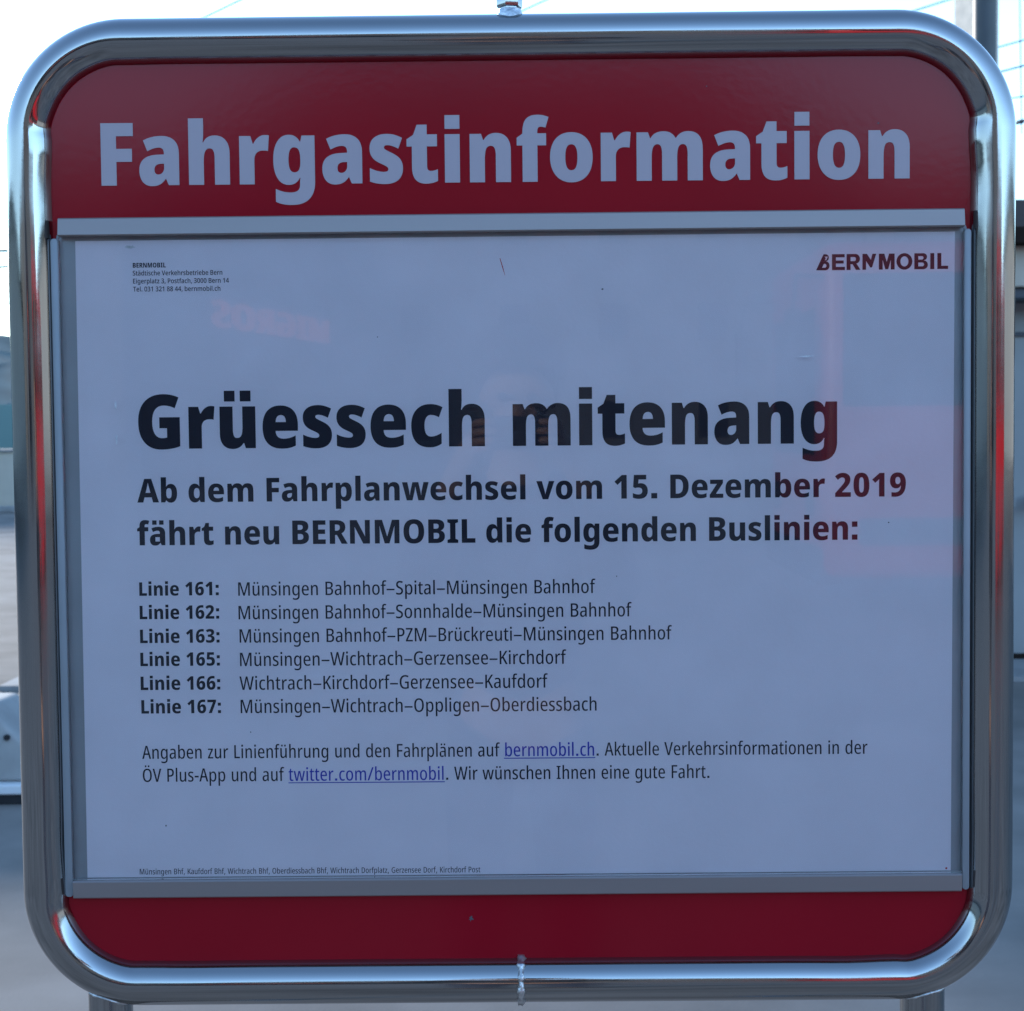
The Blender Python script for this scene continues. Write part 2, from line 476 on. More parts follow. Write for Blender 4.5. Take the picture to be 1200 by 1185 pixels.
# ------------------------------------------------------------------ lettering
# outlines of the printed letters: advance, then contours split by '/', points 'x,y', a trailing q marks a curve control
FONT = {
    'H': {
        ' ': (260, ''),
        'F': (481, '245,0 67,0 67,714 443,714 443,565 245,565 245,420 428,420 428,271 245,271'),
        'G': (657, '325,418 599,418 599,33 544,12q 417,-10q 350,-10 255,-10q 118,73q 44,238q 44,359 44,473q 123,636q 273,724q 381,724 442,724q 548,699q 587,679 534,535 501,554q 426,573q 385,573 332,573q 263,518q 231,420q 231,354 231,286q 261,191q 320,142q 362,142 377,142q 413,147q 426,150 426,273 325,273'),
        'a': (550, '296,563 389,563q 494,462q 494,363 494,0 371,0 340,73 336,73 316,45q 273,8q 217,-10q 177,-10 129,-10q 64,36q 30,117q 30,169 30,258q 137,345q 239,349 320,352 320,363 320,399q 290,431q 261,431 233,431q 165,410q 127,390 79,513 123,537q 232,563q/284,245 243,244q 206,209q 206,178 206,150q 230,122q 252,122 280,122q 320,166q 320,201 320,247'),
        'c': (479, '282,-10 203,-10q 94,50q 36,176q 36,274 36,364q 96,493q 209,563q 290,563 338,563q 419,542q 455,521 406,387 378,403q 325,420q 296,420 271,420q 234,387q 213,323q 213,274 213,226q 234,164q 272,134q 299,134 335,134q 406,160q 439,183 439,39 407,15q 330,-10q'),
        'e': (541, '276,562 348,562q 452,505q 507,393q 507,310 507,225 210,225 211,175q 263,122q 316,122 360,122q 435,142q 476,165 476,30 438,9q 351,-10q 292,-10 210,-10q 96,52q 36,179q 36,274 36,370q 93,498q 201,562q/281,435 252,435q 214,392q 212,342 347,342 347,372q 331,414q 302,435q'),
        'f': (364, '356,416 254,416 254,0 80,0 80,416 14,416 14,505 81,551 81,560 81,669q 163,765q 251,765 288,765q 348,753q 386,739 350,618 337,622q 307,628q 291,628 272,628q 254,601q 254,571 254,553 356,553'),
        'g': (576, '217,563 264,563q 325,524q 348,484 354,484 368,553 519,553 519,27 519,-59q 461,-178q 341,-240q 246,-240 190,-240q 101,-222q 60,-202 60,-55 107,-77q 190,-97q 239,-97 289,-97q 344,-56q 344,-10 344,-2 344,13q 347,53q 350,71 344,71 323,32q 262,-10q 213,-10 133,-10q 36,139q 36,274 36,411q 134,563q/278,420 257,420q 228,388q 213,322q 213,271 213,200q 247,133q 280,133 299,133q 326,148q 343,178q 351,224q 351,256 351,282 351,329q 337,390q 305,420q'),
        'h': (590, '232,634 232,589q 226,513q 221,485 230,485 244,512q 282,547q 333,563q 364,563 415,563q 491,518q 535,428q 535,360 535,0 360,0 360,305 360,361q 334,416q 307,416 277,416q 244,379q 232,305q 232,249 232,0 57,0 57,760 232,760'),
        'i': (291, '233,553 233,0 58,0 58,553/59,613 59,770 232,770 232,613'),
        'm': (880, '657,563 740,563q 825,465q 825,360 825,0 650,0 650,304 650,363q 624,416q 596,416 557,416q 528,339q 528,261 528,0 353,0 353,304 353,343q 342,392q 319,416q 301,416 275,416q 244,379q 232,304q 232,245 232,0 57,0 57,553 191,553 214,485 221,485 234,510q 275,544q 333,563q 369,563 423,563q 490,522q 508,488 517,488 539,524q 609,563q'),
        'n': (590, '364,563 442,563q 535,461q 535,360 535,0 360,0 360,305 360,360q 336,416q 304,416 261,416q 232,337q 232,248 232,0 57,0 57,553 191,553 213,483 221,483 236,509q 277,545q 331,563q'),
        'o': (568, '531,278 531,218q 502,113q 441,34q 347,-10q 283,-10 224,-10q 132,34q 69,112q 36,217q 36,278 36,363q 91,491q 202,563q 285,563 358,563q 469,496q 531,369q/213,277 213,229q 228,162q 260,128q 284,128 310,128q 340,162q 354,229q 354,278 354,327q 340,392q 310,425q 284,425 247,425q 213,352q'),
        'r': (416, '356,563 368,563q 394,560q 406,557 392,380 382,383q 356,386q 335,386 314,386q 277,375q 248,349q 232,307q 232,275 232,0 58,0 58,553 189,553 215,465 224,465 236,490q 275,535q 327,563q'),
        's': (448, '418,170 418,114q 372,33q 279,-10q 209,-10 161,-10q 76,4q 33,21 33,174 73,153q 162,129q 196,129 223,129q 248,144q 248,159 248,170q 235,188q 193,211q 150,230 111,248q 58,295q 32,358q 32,400 32,479q 140,563q 233,563 281,563q 366,539q 411,516 366,393 334,411q 267,434q 239,434 220,434q 200,422q 200,409 200,400q 212,385q 252,364q 292,344 332,325q 388,279q 418,216q'),
        't': (400, '296,135 316,135q 355,145q 376,154 376,21 348,7q 284,-10q 241,-10 187,-10q 114,29q 76,113q 76,182 76,416 15,416 15,498 92,548 135,664 251,664 251,553 369,553 369,416 251,416 251,189 251,162q 274,135q'),
        'ü': (590, '533,553 533,0 399,0 378,68 369,68 354,42q 311,7q 258,-10q 226,-10 176,-10q 98,35q 56,126q 56,193 56,553 231,553 231,248 231,194q 255,137q 283,137 316,137q 348,174q 359,245q 359,293 359,553/118,619 118,762 261,762 261,619/329,619 329,762 473,762 473,619'),
    },
    'S': {
        ' ': (260, ''),
        '.': (292, '57,0 57,161 235,161 235,0'),
        '0': (544, '507,356 507,273q 483,138q 428,42q 338,-10q 272,-10 193,-10q 88,74q 37,238q 37,356 37,476q 84,640q 188,724q 272,724 352,724q 456,639q 507,475q/200,356 200,279q 212,176q 243,125q 272,125 301,125q 332,176q 344,279q 344,356 344,434q 332,537q 301,589q 272,589 244,589q 212,537q 200,434q'),
        '1': (544, '415,0 251,0 251,389 251,406q 252,454q 253,505q 254,528 243,515q 223,492q 210,481 137,415 48,516 270,714 415,714'),
        '2': (544, '499,0 31,0 31,112 193,294 243,352q 300,426q 322,482q 322,512 322,548q 281,585q 248,585 215,585q 152,550q 113,512 27,618 58,650q 126,697q 210,724q 265,724 332,724q 430,674q 485,587q 485,529 485,475q 448,383q 373,288q 314,228 235,143 235,138 499,138'),
        '3': (544, '481,550 481,505q 444,436q 381,389q 338,376 338,373 418,361q 500,276q 500,203 500,142q 440,45q 320,-10q 229,-10 170,-10q 80,8q 35,28 35,169 77,146q 168,123q 207,123 274,123q 328,170q 328,212 328,242q 300,282q 235,302q 179,302 135,302 135,430 180,430 230,430q 293,452q 322,493q 322,521 322,555q 277,589q 238,589 210,589q 160,575q 118,553q 102,541 36,654 79,686q 186,724q 264,724 366,724q 481,633q'),
        '5': (544, '295,462 353,462q 445,407q 498,306q 498,236 498,158q 439,47q 320,-10q 231,-10 177,-10q 85,9q 50,28 50,168 85,150q 179,123q 220,123 256,123q 306,148q 333,196q 333,230 333,278q 274,331q 214,331 190,331q 141,321q 120,315 61,348 86,714 454,714 454,575 224,575 214,453 232,457q 269,462q'),
        '6': (544, '37,302 37,366q 54,489q 96,596q 172,678q 287,724q 370,724 393,724q 447,719q 468,716 468,584 449,588q 403,593q 373,593 323,593q 254,566q 210,513q 189,436q 187,387 192,387 205,413q 240,449q 292,470q 326,470 384,470q 466,416q 510,313q 510,241 510,164q 455,51q 353,-10q 281,-10 228,-10q 138,29q 73,108q 37,225q/278,124 311,124q 351,179q 351,238 351,287q 316,340q 280,340 255,340q 219,315q 200,274q 200,251 200,227q 210,182q 229,146q 258,124q'),
        '7': (544, '101,0 337,575 38,575 38,714 508,714 508,610 271,0'),
        '9': (544, '507,407 507,316q 473,164q 394,52q 267,-10q 174,-10 152,-10q 98,-6q 77,-3 77,130 97,126q 140,121q 165,121 218,121q 291,150q 335,204q 356,280q 358,326 352,326 340,302q 304,265q 253,244q 217,244 160,244q 78,298q 34,402q 34,474 34,551q 89,663q 192,724q 264,724 317,724q 406,685q 472,606q 507,486q/267,590 233,590q 193,535q 193,476 193,427q 229,373q 265,373 291,373q 325,401q 344,443q 344,464 344,483q 337,527q 319,566q 289,590q'),
        ':': (279, '56,0 56,157 222,157 222,0/56,388 56,551 222,551 222,388'),
        'A': (647, '470,0 429,154 219,154 178,0 0,0 216,716 428,716 647,0/358,444 354,464q 340,522q 327,582q 323,602 320,581q 308,524q 295,467q 290,445 251,292 397,292'),
        'B': (620, '297,714 434,714q 560,626q 560,537 560,493q 530,428q 481,387q 451,379 451,374 486,366q 541,327q 575,260q 575,208 575,143q 514,50q 403,0q 325,0 74,0 74,714/300,432 350,432q 392,476q 392,513 392,549q 345,585q 296,585 238,585 238,432/238,308 238,131 310,131 362,131q 405,179q 405,221 405,247q 386,286q 342,308q 306,308'),
        'D': (672, '623,370 623,249q 540,84q 387,0q 280,0 74,0 74,714 294,714 399,714q 546,635q 623,482q/453,364 453,438q 417,532q 346,577q 292,577 238,577 238,138 280,138 369,138q 453,249q'),
        'E': (506, '459,0 74,0 74,714 459,714 459,579 238,579 238,438 444,438 444,302 238,302 238,137 459,137'),
        'F': (493, '236,0 74,0 74,714 458,714 458,579 236,579 236,413 442,413 442,277 236,277'),
        'G': (679, '344,409 617,409 617,32 562,12q 435,-10q 365,-10 267,-10q 125,74q 49,239q 49,359 49,471q 129,635q 283,724q 394,724 456,724q 563,700q 604,679 553,548 518,567q 440,587q 396,587 336,587q 257,528q 218,424q 218,355 218,284q 254,182q 326,128q 379,128 400,128q 444,134q 460,138 460,277 344,277'),
        'I': (389, '356,0 32,0 32,92 112,123 112,592 32,622 32,714 356,714 356,622 276,592 276,123 356,92'),
        'L': (511, '74,0 74,714 238,714 238,137 485,137 485,0'),
        'M': (891, '370,0 218,525 214,525 216,501q 220,437q 223,369q 223,338 223,0 74,0 74,714 297,714 445,214 448,214 596,714 818,714 818,0 664,0 664,341 664,371q 666,437q 669,500q 671,525 667,525 514,0'),
        'N': (750, '676,0 471,0 218,503 214,503 216,475q 220,411q 222,350q 222,324 222,0 74,0 74,714 278,714 530,219 534,219 532,245q 529,307q 527,368q 527,391 527,714 676,714'),
        'O': (722, '673,358 673,273q 636,138q 559,41q 442,-10q 361,-10 281,-10q 164,41q 86,138q 49,274q 49,359 49,473q 117,637q 256,725q 362,725 469,725q 607,636q 673,471q/220,358 220,285q 250,183q 313,130q 361,130 411,130q 473,183q 501,285q 501,358 501,469q 436,587q 362,587 313,587q 250,533q 220,431q'),
        'R': (613, '282,714 371,714q 490,667q 549,575q 549,505 549,460q 522,388q 470,333q 434,313 617,0 433,0 293,270 238,270 238,0 74,0 74,714/279,584 238,584 238,396 279,396 328,396q 382,444q 382,497 382,526q 361,564q 315,584q'),
        'S': (523, '491,212 491,151q 433,50q 321,-10q 238,-10 197,-10q 130,-2q 70,17q 40,32 40,186 88,160q 192,130q 237,130 267,130q 306,148q 326,178q 326,197 326,218q 304,249q 252,281q 206,304 156,329q 84,383q 45,462q 45,520 45,585q 104,676q 213,724q 286,724 344,724q 445,697q 488,676 440,542 399,562q 320,586q 285,586 259,586q 225,571q 209,544q 209,527 209,506q 231,475q 285,443q 334,419 385,395q 454,338q 491,265q'),
        'a': (560, '299,559 394,559q 498,460q 498,363 498,0 385,0 356,73 352,73 331,45q 286,8q 228,-10q 187,-10 140,-10q 71,33q 34,111q 34,165 34,252q 146,339q 255,343 338,346 338,361 338,403q 303,440q 269,440 239,440q 168,418q 130,400 85,511 128,534q 235,559q/294,248 241,246q 196,208q 196,172 196,141q 227,109q 253,109 289,109q 339,161q 339,204 339,250'),
        'b': (589, '224,583 224,558q 220,505q 218,479 224,479 246,516q 313,559q 363,559 446,559q 548,413q 548,276 548,184q 501,56q 416,-10q 359,-10 308,-10q 248,27q 224,57 214,57 189,0 64,0 64,760 224,760/307,429 278,429q 240,399q 224,339q 224,292 224,268 224,193q 262,121q 309,121 346,121q 385,200q 385,278 385,353q 347,429q'),
        'c': (484, '289,-10 211,-10q 100,50q 41,175q 41,272 41,366q 104,494q 219,560q 298,560 345,560q 425,539q 459,521 413,398 384,412q 330,429q 301,429 271,429q 227,394q 203,325q 203,273 203,221q 227,154q 271,121q 303,121 340,121q 411,145q 444,166 444,35 413,14q 337,-10q'),
        'd': (589, '227,-10 143,-10q 41,137q 41,275 41,413q 144,560q 229,560 263,560q 314,540q 353,504q 367,479 372,479 369,504q 365,565q 365,591 365,760 526,760 526,0 402,0 372,65 365,65 350,43q 312,9q 262,-10q/285,119 332,119q 373,187q 373,258 373,280 373,353q 334,427q 284,427 246,427q 203,350q 203,274 203,195q 247,119q'),
        'e': (554, '283,559 356,559q 460,501q 516,390q 516,309 516,231 201,231 203,173q 263,111q 321,111 366,111q 443,130q 485,152 485,29 447,9q 360,-10q 301,-10 220,-10q 104,52q 41,178q 41,271 41,367q 100,495q 209,559q/288,443 252,443q 207,393q 204,338 368,338 368,370q 349,417q 314,443q'),
        'f': (365, '356,425 247,425 247,0 87,0 87,425 16,425 16,506 89,549 89,562 89,669q 171,765q 260,765 297,765q 357,753q 391,741 356,630 343,635q 310,641q 293,641 269,641q 247,608q 247,570 247,550 356,550'),
        'g': (589, '230,560 280,560q 346,519q 370,481 375,481 388,550 526,550 526,13 526,-69q 468,-182q 350,-240q 257,-240 199,-240q 108,-223q 67,-205 67,-69 113,-90q 198,-110q 251,-110 306,-110q 366,-62q 366,-12 366,-1 366,13q 368,53q 371,71 366,71 344,33q 278,-10q 227,-10 142,-10q 41,137q 41,273 41,410q 144,560q/284,430 258,430q 221,394q 203,324q 203,271 203,193q 245,119q 286,119 310,119q 343,136q 363,169q 373,219q 373,254 373,279 373,330q 356,397q 317,430q'),
        'h': (604, '224,619 224,575q 218,505q 215,480 223,480 238,508q 280,543q 333,559q 365,559 418,559q 497,516q 542,427q 542,359 542,0 382,0 382,313 382,370q 350,427q 315,427 280,427q 240,388q 224,311q 224,253 224,0 64,0 64,760 224,760'),
        'i': (289, '224,550 224,0 64,0 64,550/65,616 65,762 225,762 225,616'),
        'l': (288, '224,0 64,0 64,760 224,760'),
        'm': (903, '668,560 753,560q 841,463q 841,359 841,0 681,0 681,312 681,373q 649,427q 616,427 569,427q 532,346q 532,268 532,0 372,0 372,312 372,352q 358,403q 330,427q 308,427 276,427q 238,388q 224,310q 224,252 224,0 64,0 64,550 187,550 208,480 214,480 228,505q 271,540q 330,560q 366,560 422,560q 493,518q 512,481 520,481 543,519q 619,560q'),
        'n': (604, '366,560 447,560q 542,461q 542,359 542,0 382,0 382,313 382,370q 351,427q 314,427 262,427q 224,342q 224,253 224,0 64,0 64,550 187,550 207,478 214,478 230,504q 275,541q 332,560q'),
        'o': (581, '540,276 540,213q 508,107q 445,31q 351,-10q 289,-10 232,-10q 140,31q 75,107q 41,212q 41,276 41,364q 98,491q 210,560q 292,560 365,560q 477,494q 540,367q/203,276 203,224q 221,152q 260,115q 291,115 322,115q 360,152q 377,224q 377,276 377,328q 360,399q 322,434q 290,434 245,434q 203,354q'),
        'p': (589, '362,560 449,560q 548,412q 548,275 548,184q 500,56q 416,-10q 360,-10 326,-10q 275,9q 237,42q 224,62 218,62 220,38q 224,-9q 224,-32 224,-240 64,-240 64,550 193,550 216,479 224,479 240,505q 278,541q 328,560q/307,430 277,430q 241,400q 224,339q 224,290 224,270 224,221q 239,155q 276,122q 307,122 333,122q 368,156q 385,224q 385,276 385,355q 346,430q'),
        'r': (420, '356,560 370,560q 399,556q 410,553 395,396 385,398q 358,402q 338,402 316,402q 275,389q 243,359q 224,311q 224,276 224,0 64,0 64,550 185,550 209,460 217,460 230,486q 272,532q 326,560q'),
        's': (462, '426,165 426,111q 380,32q 287,-10q 215,-10 164,-10q 79,4q 38,21 38,159 79,139q 171,115q 206,115 240,115q 272,135q 272,155 272,168q 256,189q 210,213q 166,232 124,251q 66,296q 37,358q 37,401 37,478q 148,560q 241,560 290,560q 376,537q 420,515 377,403 343,421q 272,443q 244,443 218,443q 190,426q 190,410 190,397q 206,379q 251,356q 293,337 336,317q 395,273q 426,211q'),
        't': (399, '295,121 316,121q 355,131q 375,138 375,18 348,6q 287,-10q 245,-10 194,-10q 121,26q 82,106q 82,175 82,425 18,425 18,498 95,547 137,663 242,663 242,550 368,550 368,425 242,425 242,183 242,152q 269,121q'),
        'u': (604, '540,550 540,0 417,0 397,69 389,69 373,42q 327,7q 271,-10q 238,-10 185,-10q 105,34q 62,124q 62,191 62,550 222,550 222,238 222,181q 253,123q 288,123 325,123q 365,162q 380,237q 380,290 380,550'),
        'v': (542, '189,0 1,550 168,550 251,242 254,230q 261,200q 267,168q 268,152 271,152 272,166q 277,196q 285,227q 288,240 375,550 541,550 354,0'),
        'w': (817, '436,257 430,282q 420,341q 412,396q 409,413 406,413 403,394q 395,339q 384,279q 378,254 320,0 146,0 10,550 169,550 213,335 218,310q 228,246q 237,182q 238,154 241,154 243,173q 249,218q 257,266q 266,309q 269,324 320,550 499,550 548,322 553,297q 564,238q 573,178q 575,154 579,154 581,180q 588,243q 598,306q 604,331 652,550 808,550 670,0 493,0'),
        'z': (453, '429,0 24,0 24,95 239,423 36,423 36,550 420,550 420,446 212,126 429,126'),
        'ä': (560, '299,559 394,559q 498,460q 498,363 498,0 385,0 356,73 352,73 331,45q 286,8q 228,-10q 187,-10 140,-10q 71,33q 34,111q 34,165 34,252q 146,339q 255,343 338,346 338,361 338,403q 303,440q 269,440 239,440q 168,418q 130,400 85,511 128,534q 235,559q/201,114 201,246 334,246 334,114/111,621 111,753 245,753 245,621/321,621 321,753 456,753 456,621'),
    },
    'R': {
        ' ': (260, ''),
        ',': (256, '190,116 197,105 184,52q 136,-74q 111,-129 39,-129 54,-71q 82,64q 89,116'),
        '-': (292, '31,225 31,313 261,313 261,225'),
        '.': (271, '74,0 74,121 197,121 197,0'),
        '/': (379, '10,0 276,714 370,714 104,0'),
        'A': (517, '417,0 358,215 158,215 99,0 0,0 204,715 311,715 517,0/280,521 276,538q 267,576q 260,615q 257,630 255,613q 248,575q 239,539q 235,522 178,300 338,300'),
        'B': (535, '255,714 364,714q 475,630q 475,540 475,496q 448,429q 399,386q 363,378 363,374 404,365q 461,324q 491,255q 491,205 491,142q 443,50q 351,0q 286,0 79,0 79,714/260,411 324,411q 378,471q 378,530 378,583q 317,634q 255,634 173,634 173,411/173,333 173,80 274,80 337,80q 393,147q 393,211 393,250q 366,305q 309,333q 266,333'),
        'D': (585, '533,366 533,246q 465,83q 336,0q 243,0 79,0 79,714 253,714 343,714q 467,635q 533,480q/435,362 435,453q 392,572q 309,632q 248,632 173,632 173,82 238,82 339,82q 435,223q'),
        'F': (426, '173,0 79,0 79,714 402,714 402,631 173,631 173,385 387,385 387,301 173,301'),
        'G': (603, '336,381 544,381 544,26 495,8q 392,-10q 334,-10 240,-10q 115,84q 52,250q 52,358 52,467q 121,631q 256,724q 355,724 405,724q 496,701q 535,679 502,600 468,620q 394,641q 355,641 289,641q 198,575q 151,448q 151,357 151,275q 190,147q 277,73q 345,73 377,73q 430,81q 452,88 452,298 336,298'),
        'I': (307, '271,0 35,0 35,53 106,73 106,641 35,661 35,714 271,714 271,661 200,641 200,73 271,53'),
        'K': (507, '510,0 404,0 229,327 173,269 173,0 79,0 79,714 173,714 173,362 185,382q 222,438q 245,473 398,714 502,714 295,399'),
        'L': (422, '79,0 79,714 173,714 173,84 403,84 403,0'),
        'M': (782, '349,0 165,597 161,597 163,568q 166,510q 167,459q 167,438 167,0 79,0 79,714 213,714 389,142 393,142 570,714 704,714 704,0 613,0 613,438 613,460q 614,511q 618,567q 619,596 615,596 430,0'),
        'O': (624, '572,358 572,278q 542,144q 478,44q 381,-10q 313,-10 244,-10q 145,46q 82,145q 52,280q 52,359 52,477q 110,640q 226,724q 313,724 403,724q 518,629q 572,465q/150,358 150,266q 186,140q 258,74q 312,74 366,74q 438,138q 473,265q 473,358 473,497q 395,641q 313,641 258,641q 186,576q 150,450q'),
        'P': (497, '234,714 351,714q 461,607q 461,502 461,450q 434,366q 377,306q 289,274q 228,274 173,274 173,0 79,0 79,714/229,633 173,633 173,356 219,356 269,356q 334,385q 365,449q 365,500 365,569q 299,633q'),
        'S': (457, '418,197 418,135q 366,42q 271,-10q 207,-10 174,-10q 115,-3q 64,12q 41,23 41,117 77,98q 164,76q 205,76 243,76q 296,105q 323,156q 323,188 323,221q 300,267q 246,307q 198,328 150,351q 83,404q 47,480q 47,536 46,593q 97,678q 188,725q 246,724 294,724q 376,702q 409,686 380,603 347,620q 280,638q 247,638 213,638q 167,613q 142,568q 142,539 142,504q 165,458q 218,422q 264,399 316,375q 383,318q 418,246q'),
        'V': (499, '499,714 301,0 196,0 0,714 99,714 219,249 225,226q 236,175q 246,127q 248,104 252,127q 261,175q 273,227q 279,251 400,714'),
        'W': (791, '785,714 627,0 520,0 419,443 417,456q 409,489q 403,527q 397,568q 395,588 393,574q 388,539q 382,500q 374,461q 370,443 271,0 166,0 6,714 102,714 192,287 197,262q 206,213q 214,167q 220,126q 222,108 225,130q 232,176q 241,223q 249,269q 254,289 351,714 440,714 536,289 541,269q 550,224q 558,178q 565,132q 568,108 572,139q 581,199q 592,260q 598,287 690,714'),
        'Z': (432, '407,0 29,0 29,71 294,630 35,630 35,714 400,714 400,643 134,84 407,84'),
        'a': (466, '240,548 323,548q 399,454q 399,363 399,0 331,0 316,74 313,74 297,46q 256,9q 206,-10q 172,-10 129,-10q 68,32q 37,105q 37,151 37,232q 139,320q 238,324 309,327 309,359 309,420q 268,474q 227,474 199,474q 141,455q 110,438 82,506 116,526q 196,548q/254,260 188,257q 130,204q 130,153 130,107q 169,63q 202,63 250,63q 309,141q 309,211 309,263'),
        'b': (513, '161,556 161,535q 158,489q 157,467 161,467 183,506q 248,547q 293,547 376,547q 468,406q 468,270 468,180q 426,54q 349,-10q 294,-10 249,-10q 184,30q 161,67 155,67 141,0 70,0 70,760 161,760/271,469 228,469q 180,422q 161,336q 161,277 161,261 161,163q 213,67q 273,67 324,67q 375,168q 375,271 375,369q 325,469q'),
        'c': (394, '247,-10 183,-10q 93,50q 46,173q 46,266 46,357q 93,483q 185,548q 251,548 287,548q 346,533q 369,521 342,446 321,456q 276,469q 255,469 216,469q 165,423q 139,333q 139,267 139,202q 165,113q 216,69q 254,69 283,69q 337,84q 362,98 362,20 338,6q 279,-10q'),
        'd': (513, '221,-10 137,-10q 45,132q 45,269 45,404q 137,548q 219,548 249,548q 298,529q 338,494q 352,469 357,469 356,490q 353,532q 353,548 353,760 444,760 444,0 371,0 358,68 353,68 338,44q 300,9q 251,-10q/242,66 300,66q 353,156q 353,247 353,273 353,373q 302,469q 241,469 189,469q 138,365q 138,268 138,169q 189,66q'),
        'e': (467, '241,547 301,547q 383,486q 425,378q 425,308 425,250 137,250 138,159q 204,66q 268,66 304,66q 369,85q 403,104 403,25 371,7q 302,-10q 259,-10 188,-10q 93,59q 46,183q 46,266 46,356q 91,482q 179,547q/241,474 195,474q 142,397q 138,320 337,320 337,364q 317,433q 274,474q'),
        'f': (287, '275,464 175,464 175,0 84,0 84,464 11,464 11,511 84,541 84,570 84,667q 149,765q 224,765 250,765q 293,756q 315,748 292,676 278,681q 248,688q 234,688 202,688q 175,636q 175,573 175,538 275,538'),
        'g': (513, '221,548 264,548q 328,510q 353,467 358,467 368,538 444,538 444,-3 444,-79q 398,-185q 301,-240q 225,-240 180,-240q 107,-224q 75,-207 75,-123 111,-142q 185,-161q 224,-161 287,-161q 353,-94q 353,-21 353,-5 353,11q 355,54q 357,74 353,74 329,31q 264,-10q 219,-10 137,-10q 45,133q 45,267 45,403q 139,548q/240,469 206,469q 161,423q 138,332q 138,266 138,165q 190,68q 243,68 271,68q 313,89q 340,134q 354,201q 354,246 354,270 354,340q 330,428q 280,469q'),
        'h': (511, '161,550 161,528q 157,484q 154,466 161,466 173,493q 213,529q 263,548q 291,548 343,548q 410,506q 444,423q 444,360 444,0 353,0 353,343 353,409q 315,468q 272,468 232,468q 182,426q 161,341q 161,276 161,0 70,0 70,760 161,760'),
        'i': (230, '161,538 161,0 70,0 70,538/67,627 67,738 164,738 164,627'),
        'k': (451, '160,384 160,359q 157,304q 155,279 159,279 165,290q 180,314q 196,338q 203,348 335,538 435,538 279,323 446,0 344,0 217,255 160,195 160,0 70,0 70,760 160,760'),
        'l': (229, '161,0 70,0 70,760 161,760'),
        'm': (766, '555,548 629,548q 699,455q 699,357 699,0 609,0 609,341 609,408q 570,469q 531,469 476,469q 429,380q 429,293 429,0 339,0 339,343 339,388q 322,443q 288,469q 262,469 222,469q 178,422q 161,336q 161,277 161,0 70,0 70,538 142,538 153,466 159,466 171,493q 209,529q 259,548q 288,548 339,548q 402,502q 414,462 420,462 442,506q 509,548q'),
        'n': (511, '292,548 367,548q 444,456q 444,360 444,0 353,0 353,343 353,406q 315,469q 272,469 211,469q 161,376q 161,276 161,0 70,0 70,538 142,538 153,465 159,465 173,493q 213,530q 264,548q'),
        'o': (498, '454,270 454,206q 428,104q 377,30q 299,-10q 248,-10 199,-10q 124,30q 72,103q 45,206q 45,270 45,358q 91,482q 182,548q 250,548 313,548q 404,484q 454,361q/138,270 138,205q 162,114q 211,67q 250,67 288,67q 337,113q 361,204q 361,270 361,336q 337,425q 288,470q 249,470 191,470q 138,369q'),
        'p': (513, '292,548 375,548q 468,408q 468,270 468,181q 426,55q 349,-10q 295,-10 265,-10q 214,10q 174,46q 161,70 156,70 158,49q 161,8q 161,-9 161,-240 70,-240 70,538 144,538 156,465 161,465 176,493q 214,530q 262,548q/271,471 233,471q 184,431q 161,349q 161,286 161,266 161,199q 183,111q 232,68q 272,68 307,68q 353,114q 375,204q 375,269 375,367q 325,471q'),
        'r': (343, '281,548 293,548q 320,545q 332,542 320,450 310,454q 286,457q 274,457 250,457q 209,432q 178,385q 161,320q 161,281 161,0 70,0 70,538 141,538 153,445 158,445 171,475q 208,522q 254,548q'),
        's': (386, '350,147 350,97q 309,27q 232,-10q 177,-10 134,-10q 65,7q 38,21 38,110 64,93q 137,68q 174,68 217,68q 261,108q 261,142 261,162q 244,194q 202,223q 165,241 126,262q 69,305q 38,363q 38,405 38,471q 130,548q 206,548 245,548q 314,529q 346,512 315,440 290,455q 234,473q 205,473 167,473q 125,438q 125,408 125,388q 143,358q 188,330q 225,310 263,290q 319,247q 350,189q'),
        't': (298, '223,68 238,68q 268,75q 281,79 281,7 265,0q 222,-10q 197,-10 159,-10q 103,22q 74,89q 74,144 74,464 16,464 16,511 78,539 106,659 165,659 165,538 275,538 275,464 165,464 165,151 165,110q 193,68q'),
        'u': (511, '441,538 441,0 368,0 357,71 351,71 338,45q 298,8q 248,-10q 219,-10 166,-10q 99,37q 67,124q 67,187 67,538 158,538 158,203 158,135q 196,70q 237,70 280,70q 329,111q 350,194q 350,256 350,538'),
        'w': (671, '360,312 356,334q 347,379q 340,423q 337,440 334,440 331,422q 324,378q 315,332q 310,311 238,0 134,0 9,538 101,538 159,273 164,246q 175,187q 185,130q 188,103 191,103 194,120q 200,159q 207,201q 216,244q 221,265 286,538 387,538 450,264 455,244q 466,192q 475,134q 479,104 483,104 484,119q 491,162q 500,211q 505,237 572,538 662,538 534,0 429,0'),
        'z': (360, '334,0 28,0 28,60 227,463 40,463 40,538 327,538 327,473 131,75 334,75'),
        'Ö': (624, '572,358 572,278q 542,144q 478,44q 381,-10q 313,-10 244,-10q 145,46q 82,145q 52,280q 52,359 52,477q 110,640q 226,724q 313,724 403,724q 518,629q 572,465q/150,358 150,266q 186,140q 258,74q 312,74 366,74q 438,138q 473,265q 473,358 473,497q 395,641q 313,641 258,641q 186,576q 150,450q/182,799 182,898 268,898 268,799/355,799 355,898 443,898 443,799'),
        'ä': (466, '240,548 323,548q 399,454q 399,363 399,0 331,0 316,74 313,74 297,46q 256,9q 206,-10q 172,-10 129,-10q 68,32q 37,105q 37,151 37,232q 139,320q 238,324 309,327 309,359 309,420q 268,474q 227,474 199,474q 141,455q 110,438 82,506 116,526q 196,548q/136,70 136,256 303,256 303,70/107,624 107,722 194,722 194,624/281,624 281,722 368,722 368,624'),
